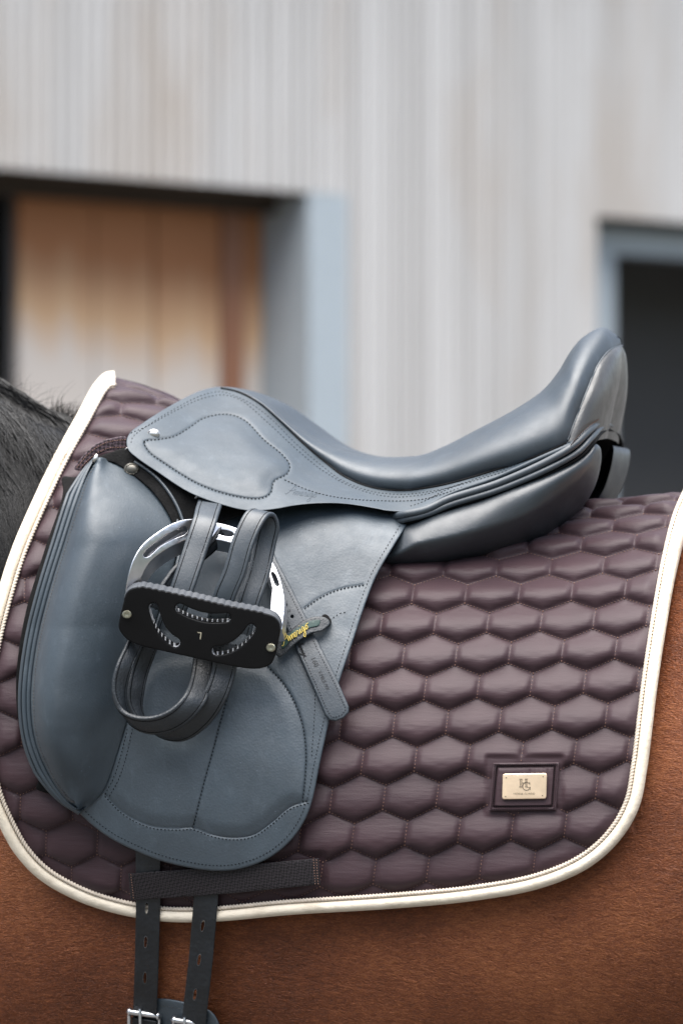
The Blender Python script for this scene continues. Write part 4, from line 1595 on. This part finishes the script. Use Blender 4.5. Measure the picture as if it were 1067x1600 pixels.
for (x, y) in ((198.5, 960), (423, 1012)):
    n = 16
    V, F = [], []
    Y = float(tr_d(np.array([x]), np.array([y]))[0])
    for (rr, h) in ((7.6, 0), (7.4, .0014), (6.2, .0022), (3.6, .0022), (3.3, .0012), (0.3, .0010)):
        for i in range(n):
            a = 2 * math.pi * i / n
            q = rr if rr > 3.7 or rr < 1 else rr * (1 + .1 * math.cos(6 * a))
            V.append(at(x + q * math.cos(a), y + q * .88 * math.sin(a), Y - h))
    for k in range(5):
        for i in range(n):
            j = (i + 1) % n
            F.append((k * n + i, k * n + j, (k + 1) * n + j, (k + 1) * n + i))
    mesh_obj('bolt', V, F, M_BOLT, sti, sharp=35)
text_on('letter_mark', 'L', 312, 992.5, 15.5, 187, tr_d, M_MARK, tread, lift=.0006)

# ------------------------------------------------------------------ stirrup leather
sl_e = empty('stirrup_leather', tuple(at(330, 780, -.27)), 'stitched black stirrup strap looped through the iron and tucked under the keeper', 'strap')
TH = .0052


def px3(pts):
    A = np.asarray(pts, float)
    return at(A[:, 0], A[:, 1], A[:, 2])


def wpx(pts, wv):
    """width vectors given as picture offsets + depth, at each path point"""
    A = np.asarray(pts, float); W_ = np.asarray(wv, float)
    return at(A[:, 0] + W_[:, 0] / 2, A[:, 1] + W_[:, 1] / 2, A[:, 2] + W_[:, 2] / 2) - at(A[:, 0] - W_[:, 0] / 2, A[:, 1] - W_[:, 1] / 2, A[:, 2] - W_[:, 2] / 2)


specs = []
p = [(331, 774, -.268), (329, 784, -.278), (324, 800, -.312), (319, 818, -.338), (305, 860, -.352), (284, 922, -.366), (262, 985, -.368)]
_, P, Wv, N = ribbon('strap_run', px3(p), wpx(p, [(38, 7, 0)] * 3 + [(36, 9, 0)] * 4), TH, M_STRAP, sl_e)
specs.append((P, Wv, N))
p = [(352, 822, -.300), (338, 846, -.312), (315, 868, -.318), (284, 888, -.328), (262, 916, -.345), (240, 950, -.358)]
_, P, Wv, N = ribbon('strap_run', px3(p), wpx(p, [(14, 6, .02)] * 3 + [(18, 8, .018)] * 3), TH, M_ROUGH, sl_e)
specs.append((P, Wv, N))
p = [(336, 990, -.362), (351, 931, -.366), (366, 895, -.364), (379, 850, -.358), (392, 819, -.350), (400, 806, -.342), (408, 801, -.330), (415, 804, -.322), (420, 818, -.318), (414, 850, -.320), (404, 895, -.330), (389, 940, -.342), (375, 990, -.346)]
_, P, Wv, N = ribbon('strap_fold', px3(p), wpx(p, [(34, 8, 0)] * 6 + [(34, 7, .004)] * 7), TH, M_STRAP, sl_e, label='strap folded back on itself above the tread')
specs.append((P, Wv, N))
# hanging loops below the tread: rim towards the camera, width running back and down
rim2 = [(226, 985), (217, 1012), (206, 1042), (200, 1069), (199, 1094), (208, 1117), (233, 1137), (262, 1138), (294, 1117), (318, 1082), (331, 1045), (338, 1000)]
w2 = [(26, 10, .012)] * 4 + [(24, 14, .014)] * 2 + [(26, 16, .016), (28, 18, .016), (32, 16, .012), (36, 12, .008), (37, 10, .006), (37, 10, .006)]
p = [(x + a / 2, y + b / 2, np.interp(y, [985, 1030, 1080], [-.352, -.358, -.370]) + c / 2) for (x, y), (a, b, c) in zip(rim2, w2)]
_, P, Wv, N = ribbon('strap_loop', px3(p), wpx(p, w2), TH, M_ROUGH, sl_e, label='outer strap loop hanging below the tread')
specs.append((P, Wv, N))
rim1 = [(208, 980), (196, 1008), (183, 1036), (176, 1064), (178, 1090), (190, 1109), (212, 1119), (240, 1119), (266, 1108), (287, 1086), (297, 1060), (302, 1030), (306, 990)]
w1 = [(24, 8, .012)] * 3 + [(22, 12, .014), (20, 18, .015), (18, 24, .016), (18, 26, .016), (20, 26, .016), (26, 22, .014), (32, 16, .010), (34, 12, .008), (35, 10, .006), (35, 10, .006)]
p = [(x + a / 2, y + b / 2, (np.interp(y, [985, 1004, 1026, 1080], [-.366, -.374, -.389, -.398]) if x < 280 else np.interp(y, [985, 1035, 1062, 1090], [-.346, -.352, -.368, -.392])) + c / 2) for (x, y), (a, b, c) in zip(rim1, w1)]
_, P, Wv, N = ribbon('strap_loop', px3(p), wpx(p, w1), TH, M_ROUGH, sl_e, label='inner strap loop hanging below the tread')
specs.append((P, Wv, N))
ribbon_stitches('strap_stitching', specs, M_THREAD, sl_e, TH)


def tail_d(px, py):
    return flap_surf(px, py) - .0065


tl = [(362, 786), (398, 786), (432, 874), (457, 922), (478, 964), (503, 1015), (529, 1067), (545, 1104), (545, 1113), (537, 1122), (524, 1127), (515, 1125), (508, 1117), (486, 1067), (463, 1015), (445, 975), (410, 895), (385, 840)]
tail_o = poly_rs(tl, 4)
hl = [hole(446.5, 945.5, 2.4, 2.6, 0, 10), hole(456.5, 963.5, 2.5, 2.7, 0, 10), hole(436, 922, 2.3, 2.4, 0, 10)]
tail = sheet('strap_end', tail_o, tail_d, .005, M_STRAP, sl_e, holes=hl, er=2.4, step=5, hole_er=.8, label='flat punched strap end pointing down across the flap')
nt_ = poly_normals(tail_o, True)
s_in = 1 if inside(tail_o[30:31] + nt_[30:31] * 2, tail_o)[0] else -1
ib = tail_o + nt_ * s_in * 6.0
ib = ib[ib[:, 1] > 830]
ib = np.roll(ib, -int(np.argmax(np.linalg.norm(np.roll(ib, -1, 0) - ib, axis=1))) - 1, 0)
stitches('end_stitching', [ib], tail_d, M_THREAD, sl_e, pitch=4.6, length=3)
text_on('number_mark', '2', 451, 954.5, 8, 62, tail_d, M_IMPRINT, tail)
text_on('size_mark', '160', 491.5, 1034, 11, 65, tail_d, M_IMPRINT, tail, lift=.0004)
text_on('size_mark', 'V.MB.B IVX', 505.5, 1063, 8.5, 65, tail_d, M_IMPRINT, tail, shear=.15, sx=.8, lift=.0004)
script_on('pressed_script', (463, 1003), 64, 8.2, tail_d, M_IMPRINT, tail, .00035)

# ------------------------------------------------------------------ girth below
gi = empty('girth', tuple(at(265, 1640, pad(265, 1640) - .005)), 'black padded leather girth buckled to the two billets', 'girth')
gd = lambda px, py: pad(px, py) - .004 + 0 * px
sheet('girth_pad', spline([(182, 1660), (182, 1606), (190, 1582), (206, 1567), (249, 1560), (290, 1566), (330, 1580), (344, 1604), (348, 1660), (348, 1760), (182, 1760)], 4, True), gd, .008, M_LEATHER, gi, er=5, step=8)
stitches('girth_stitching', [spline([(194, 1606), (200, 1588), (214, 1578), (249, 1572), (288, 1578), (322, 1590), (334, 1612)], 4)], gd, M_THREAD_PALE, gi)
for (x0, y0, x1, y1) in ((198, 1580, 253, 1588), (268, 1593, 322, 1601)):
    be = None
    yy = lambda a, b: billet_d(np.array([a]), np.array([b]))[0]
    Yb = float(yy(x0, y0)) - .006
    t = np.array([0, .07, .075, .12, .125, .875, .88, .925, .93, 1.0])
    rr = np.array([3.0, 7.2, 7.4, 7.2, 5.0, 5.0, 7.2, 7.4, 7.2, 3.0]) / 1500
    bu = tube('buckle', at(x0 + (x1 - x0) * t, y0 + (y1 - y0) * t, Yb + 0 * t), rr, M_STEEL, gi, 14)
    xm, ym = x0 * .62 + x1 * .38, y0 * .62 + y1 * .38
    tube('prong', at([xm, xm + .5, xm + 1], [ym - 6, ym + 8, ym + 40], [Yb - .003, Yb - .005, Yb - .001]), 2.6 / 1500, M_STEEL, bu, 8)
    for sx_ in (x0 + 4, x1 - 4):
        tube('buckle_side', at([sx_, sx_, sx_], [y0 + 2, y0 + 40, y0 + 80], [Yb, Yb + .001, Yb + .002]), 3.2 / 1500, M_STEEL, bu, 8)
    sheet('buckle_tab', poly_rs([(x0 + 8, y0 + 10), (x1 - 8, y1 + 8), (x1 - 10, y1 + 150), (x0 + 6, y0 + 150)], 6), lambda a, b: billet_d(a, b) - .006, .004, M_OLD, gi, er=2, step=9)

# ------------------------------------------------------------------ horse
HB_K = np.array([(-700, 560), (-420, 520), (-260, 530), (-120, 560), (0, 616), (60, 652), (110, 668), (185, 668), (300, 692), (500, 752), (700, 790), (850, 798), (950, 797), (1067, 785), (1300, 762), (1600, 740), (1900, 760), (2150, 860)], float)
_t2 = spline(HB_K, 8)


def body_top(px):
    return np.interp(px, _t2[:, 0], _t2[:, 1])


def body_w(px):
    return np.interp(px, [-520, -300, -100, 100, 400, 800, 1100, 1500, 1900, 2150], [.12, .21, .262, .287, .298, .300, .298, .285, .22, .10])


def body_bot(px):
    return np.interp(px, [-520, -300, 0, 300, 600, 1200, 1600, 2150], [1180, 1540, 1770, 1810, 1815, 1745, 1560, 1280])


def body(px, py):
    px = np.asarray(px, float)
    d = np.asarray(py, float) - body_top(px) - 560.0
    lo = np.maximum(body_bot(px) - body_top(px) - 560.0, 60.0)
    c = np.clip(-d / np.where(d < 0, 560.0, lo), -1, 1)
    return -body_w(px) * np.sqrt(1 - c * c)


horse = empty('horse', tuple(at(600, 2980, 0) * [1, 1, 0]), 'bay horse with glossy red brown coat and black mane standing side on', 'horse')
HV, HF, hn = [], [], 0


def ring_loft(rings, closed=True):
    """list of (m,3) rings -> verts, faces with caps"""
    global hn
    m = len(rings[0])
    V = np.concatenate(rings)
    F = []
    for i in range(len(rings) - 1):
        for j in range(m):
            k = (j + 1) % m
            F.append((i * m + j + hn, i * m + k + hn, (i + 1) * m + k + hn, (i + 1) * m + j + hn))
    F.append(tuple(hn + j for j in range(m))[::-1])
    F.append(tuple(hn + (len(rings) - 1) * m + j for j in range(m)))
    HV.append(V); HF.extend(F); hn += len(V)


pxs = np.linspace(-520, 2150, 90)
rings = []
for p_ in pxs:
    tp = float(body_top(p_)); w_ = float(body_w(p_))
    th = np.linspace(0, math.pi, 40)
    bot = float(body_bot(p_))
    h2 = max(60.0, (bot - tp) - 560.0)
    py_ = np.where(th < math.pi / 2, tp + min(560, bot - tp - 60) * (1 - np.cos(th)), tp + min(560, bot - tp - 60) + h2 * (-np.cos(th)))
    near = at(np.full(40, p_), py_, -w_ * np.sin(th))
    far = mirror(near)[::-1][1:-1]
    rings.append(np.concatenate([near, far]))
ring_loft(rings)


def limb(pts, rx, ry=None, m=20):
    """tapered limb in the horse's own frame: pts (x along horse, y across, z up)"""
    P = np.asarray(pts, float)
    D = spline(np.concatenate([P, np.asarray(rx, float)[:, None], np.asarray(ry if ry is not None else rx, float)[:, None]], 1), .04)
    c, s = math.cos(YAW), math.sin(YAW)
    T = np.gradient(D[:, :3], axis=0); T /= np.linalg.norm(T, axis=1, keepdims=True)
    rs = []
    for q, t in zip(D, T):
        side = np.array([0, 1.0, 0]); side -= t * (side @ t); side /= np.linalg.norm(side)
        fw = np.cross(side, t)
        a = np.linspace(0, 2 * math.pi, m, endpoint=False)
        R3 = q[:3] + np.cos(a)[:, None] * fw * q[3] + np.sin(a)[:, None] * side * q[4]
        # horse frame -> world (yaw about the vertical)
        rs.append(np.stack([R3[:, 0] * c + R3[:, 1] * s, -R3[:, 0] * s + R3[:, 1] * c, R3[:, 2]], -1))
    ring_loft(rs)


# neck and head (to the left, out of the picture), four jointed legs, tail dock
limb([(-.26, 0, 1.18), (-.52, 0, 1.33), (-.82, 0, 1.62), (-1.04, 0, 1.92)], [.26, .24, .18, .13], [.17, .13, .085, .07])
limb([(-.98, 0, 2.02), (-1.10, 0, 1.94), (-1.30, 0, 1.72), (-1.50, 0, 1.50), (-1.54, 0, 1.46)], [.09, .14, .105, .075, .05], [.07, .10, .075, .06, .04])
for sy in (-1, 1):
    limb([(-.50, .12 * sy, 1.16), (-.47, .13 * sy, 1.0), (-.42, .14 * sy, .82), (-.37, .15 * sy, .55), (-.37, .15 * sy, .47), (-.36, .15 * sy, .20), (-.38, .15 * sy, .12), (-.41, .15 * sy, .06), (-.42, .15 * sy, .0)],
         [.16, .12, .085, .055, .05, .036, .042, .055, .068], [.06, .065, .065, .05, .045, .032, .038, .052, .062])
    limb([(.90, .16 * sy, 1.28), (.84, .17 * sy, 1.02), (.80, .17 * sy, .90), (.98, .16 * sy, .60), (1.00, .16 * sy, .54), (.95, .16 * sy, .22), (.93, .16 * sy, .12), (.90, .16 * sy, .06), (.89, .16 * sy, 0)],
         [.26, .21, .15, .07, .062, .038, .044, .055, .068], [.14, .13, .10, .055, .05, .034, .04, .052, .062])
    limb([(-1.02, .05 * sy, 2.06), (-1.01, .055 * sy, 2.13), (-1.0, .06 * sy, 2.20)], [.03, .035, .008], [.025, .03, .008], 10)
body_o = mesh_obj('body', np.concatenate(HV), HF, M_COAT, horse)
rm = body_o.modifiers.new('fuse', 'REMESH'); rm.mode = 'VOXEL'; rm.voxel_size = .012; rm.use_smooth_shade = True
sm = body_o.modifiers.new('soften', 'SMOOTH'); sm.factor = .5; sm.iterations = 8


def strands(name, curves, r0, parent, mat=M_HAIR, seg=3, label=None):
    """curves: list of (pts px,py,Y) -> thin tapered three-sided hairs, one mesh"""
    Vs, Fs, n = [], [], 0
    for pts, r in curves:
        Q = spline(np.asarray(pts, float) * [1, 1, 1500], 10.0) / [1, 1, 1500]
        P = at(Q[:, 0], Q[:, 1], Q[:, 2])
        T = np.gradient(P, axis=0); T /= np.maximum(np.linalg.norm(T, axis=1, keepdims=True), 1e-9)
        A_ = np.cross(T, [0, 1, 0]); A_ /= np.maximum(np.linalg.norm(A_, axis=1, keepdims=True), 1e-9)
        B2 = np.cross(T, A_)
        k = len(P)
        rad = r * np.sqrt(np.clip(1.03 - np.linspace(0, 1, k), .03, 1))[:, None]
        ring = np.stack([P + rad * (math.cos(a) * A_ + math.sin(a) * B2) for a in (0.5, 2.6, 4.7)], 1).reshape(-1, 3)
        i = np.arange(k - 1)[:, None] * 3; j = np.arange(3)[None]; kk = (j + 1) % 3
        Vs.append(ring); Fs.append((np.stack([i + j, i + kk, i + 3 + kk, i + 3 + j], -1) + n).reshape(-1, 4))
        n += len(ring)
    o = fast_mesh(name, np.concatenate(Vs), np.concatenate(Fs), mat, parent, kind='stuff')
    if label: o['label'] = label
    return o


def mane_top(px):
    return body_top(px) - np.interp(px, [-120, 0, 120, 200], [0, 20, 14, 0])


def neck_y(px, py):
    t = body_top(px)
    return np.minimum(body(px, np.maximum(py, t + 3)), -.01)


hair = []
for k in range(3000):
    lock = rng.integers(0, 150)
    lr = np.random.default_rng(1000 + lock)
    x0 = lr.uniform(-260, 100) + rng.normal(0, 4)
    ang0 = R(lr.uniform(36, 48)); ang1 = R(lr.uniform(50, 76)); ln = lr.uniform(260, 460) * rng.uniform(.55, 1.08)
    if x0 > -10:
        ang0, ang1, ln = R(lr.uniform(34, 46)), R(lr.uniform(42, 62)), ln * .5
    y0 = float(mane_top(x0)) - 5 + abs(rng.normal(0, 9))
    lift = lr.uniform(.004, .034) + rng.uniform(0, .005)
    a0 = ang0 + rng.normal(0, .02); a1 = ang1 + rng.normal(0, .035)
    pts = []
    x, y = x0, y0
    ph = lr.uniform(0, 6.28); am = lr.uniform(1, 5)
    for s in range(7):
        f = s / 6
        yy_ = float(neck_y(np.array(x), np.array(y)))
        pts.append((x + am * math.sin(ph + f * 5), y, yy_ - lift * math.sin(math.pi * min(1, f + .15)) * .8 - .003))
        a = a0 + (a1 - a0) * f
        x += math.cos(a) * ln / 6; y += math.sin(a) * ln / 6
    hair.append((pts, rng.uniform(.0004, .0013)))
# coarser locks hanging below, hairs caught on the binding, flyaway hairs and the wither tuft
for k in range(1900):
    x0 = rng.uniform(-120, 40); y0 = float(body_top(x0)) + rng.uniform(30, 150)
    a = R(rng.uniform(62, 92)); ln = rng.uniform(140, 300)
    pts = []
    for f in np.linspace(0, 1, 6):
        x = x0 + math.cos(a) * ln * f + 5 * math.sin(f * 5 + k); y = y0 + math.sin(a) * ln * f
        pts.append((x, y, float(neck_y(np.array(x), np.array(y))) - .016 - rng.uniform(0, .004)))
    hair.append((pts, rng.uniform(.0003, .0006)))
for k in range(46):
    x0 = rng.uniform(50, 92); y0 = 700 + (88 - x0) * .55 + rng.uniform(-30, 14)
    a = R(rng.uniform(28, 55)); ln = rng.uniform(18, 40)
    pts = [(x0 + math.cos(a) * ln * f, y0 + math.sin(a) * ln * f + 3 * f * f, float(pad(x0 + math.cos(a) * ln * f, y0 + math.sin(a) * ln * f)) - .0115) for f in np.linspace(0, 1, 4)]
    hair.append((pts, rng.uniform(.00018, .0003)))
for k in range(240):
    x0 = rng.uniform(80, 128); y0 = float(mane_top(x0)) + rng.uniform(-2, 20)
    a = R(rng.uniform(-115, -50)); ln = rng.uniform(16, 46)
    pts = []
    x, y = x0, y0
    for f in range(5):
        pts.append((x, y, -.03 + rng.uniform(-.002, .002) - f * .004)); x += math.cos(a) * ln / 5; y += math.sin(a) * ln / 5; a += rng.uniform(.02, .25)
    hair.append((pts, rng.uniform(.0002, .0004)))
for k in range(60):
    x0 = rng.uniform(-40, 100); y0 = float(mane_top(x0)) + rng.uniform(-2, 8)
    a = R(rng.uniform(-100, 20)); ln = rng.uniform(20, 80)
    pts = []
    x, y = x0, y0
    cv = rng.uniform(-.1, .35)
    for f in range(6):
        pts.append((x, y, -.03)); x += math.cos(a) * ln / 6; y += math.sin(a) * ln / 6; a += cv
    hair.append((pts, rng.uniform(.00010, .00018)))
for k in range(260):
    x0 = rng.uniform(-90, 70); y0 = float(mane_top(x0)) + rng.uniform(-6, 20)
    a = R(rng.uniform(30, 52)); da = rng.uniform(.02, .10); ln = rng.uniform(110, 240)
    ph, am = rng.uniform(0, 6.28), rng.uniform(1.5, 5)
    pts = []
    x, y = x0, y0
    for f in range(9):
        pts.append((x + am * math.sin(ph + f * .9), y, float(neck_y(np.array(x), np.array(y))) - .036 - rng.uniform(0, .002)))
        x += math.cos(a) * ln / 9; y += math.sin(a) * ln / 9; a += da
    hair.append((pts, rng.uniform(.0005, .0010)))
strands('mane', hair, .0004, horse, label='long black mane falling over the withers')

# short coat hairs lying on the visible flank, flowing back and down
NHAIR = 150000
hx = np.concatenate([rng.uniform(-40, 1110, NHAIR * 7 // 10), rng.uniform(990, 1120, NHAIR * 3 // 10)])
hy = np.concatenate([rng.uniform(1300, 1640, NHAIR * 7 // 10), rng.uniform(790, 1330, NHAIR * 3 // 10)])
ok = ~inside(np.stack([hx, hy], -1), np.concatenate([OUTC - [0, 0], [(1104, 500), (178, 500)]])) | (dist_poly(np.stack([hx, hy], -1), OUTC, False) < 6)
hx, hy = hx[ok], hy[ok]
flow = .28 + .30 * np.sin(hx / 210 + 1.0) * np.cos(hy / 160) + np.where(hx > 985, .5 * sstep(1330, 1150, hy), 0) + rng.normal(0, .09, len(hx))
hl_ = rng.uniform(9, 21, len(hx)); hw_ = rng.uniform(.28, .55, len(hx))
tx, ty = np.cos(flow), np.sin(flow)
b0 = body(hx, hy) - .0002
ex, ey = hx + tx * hl_, hy + ty * hl_
b1_ = body(ex, ey) - rng.uniform(.0008, .0022, len(hx))
A0 = at(hx - ty * hw_, hy + tx * hw_, b0); A1 = at(hx + ty * hw_, hy - tx * hw_, b0); A2 = at(ex, ey, b1_)
fast_mesh('coat_hair', np.stack([A0, A1, A2], 1).reshape(-1, 3), np.arange(3 * len(hx)).reshape(-1, 3), M_COAT, horse, kind='stuff')
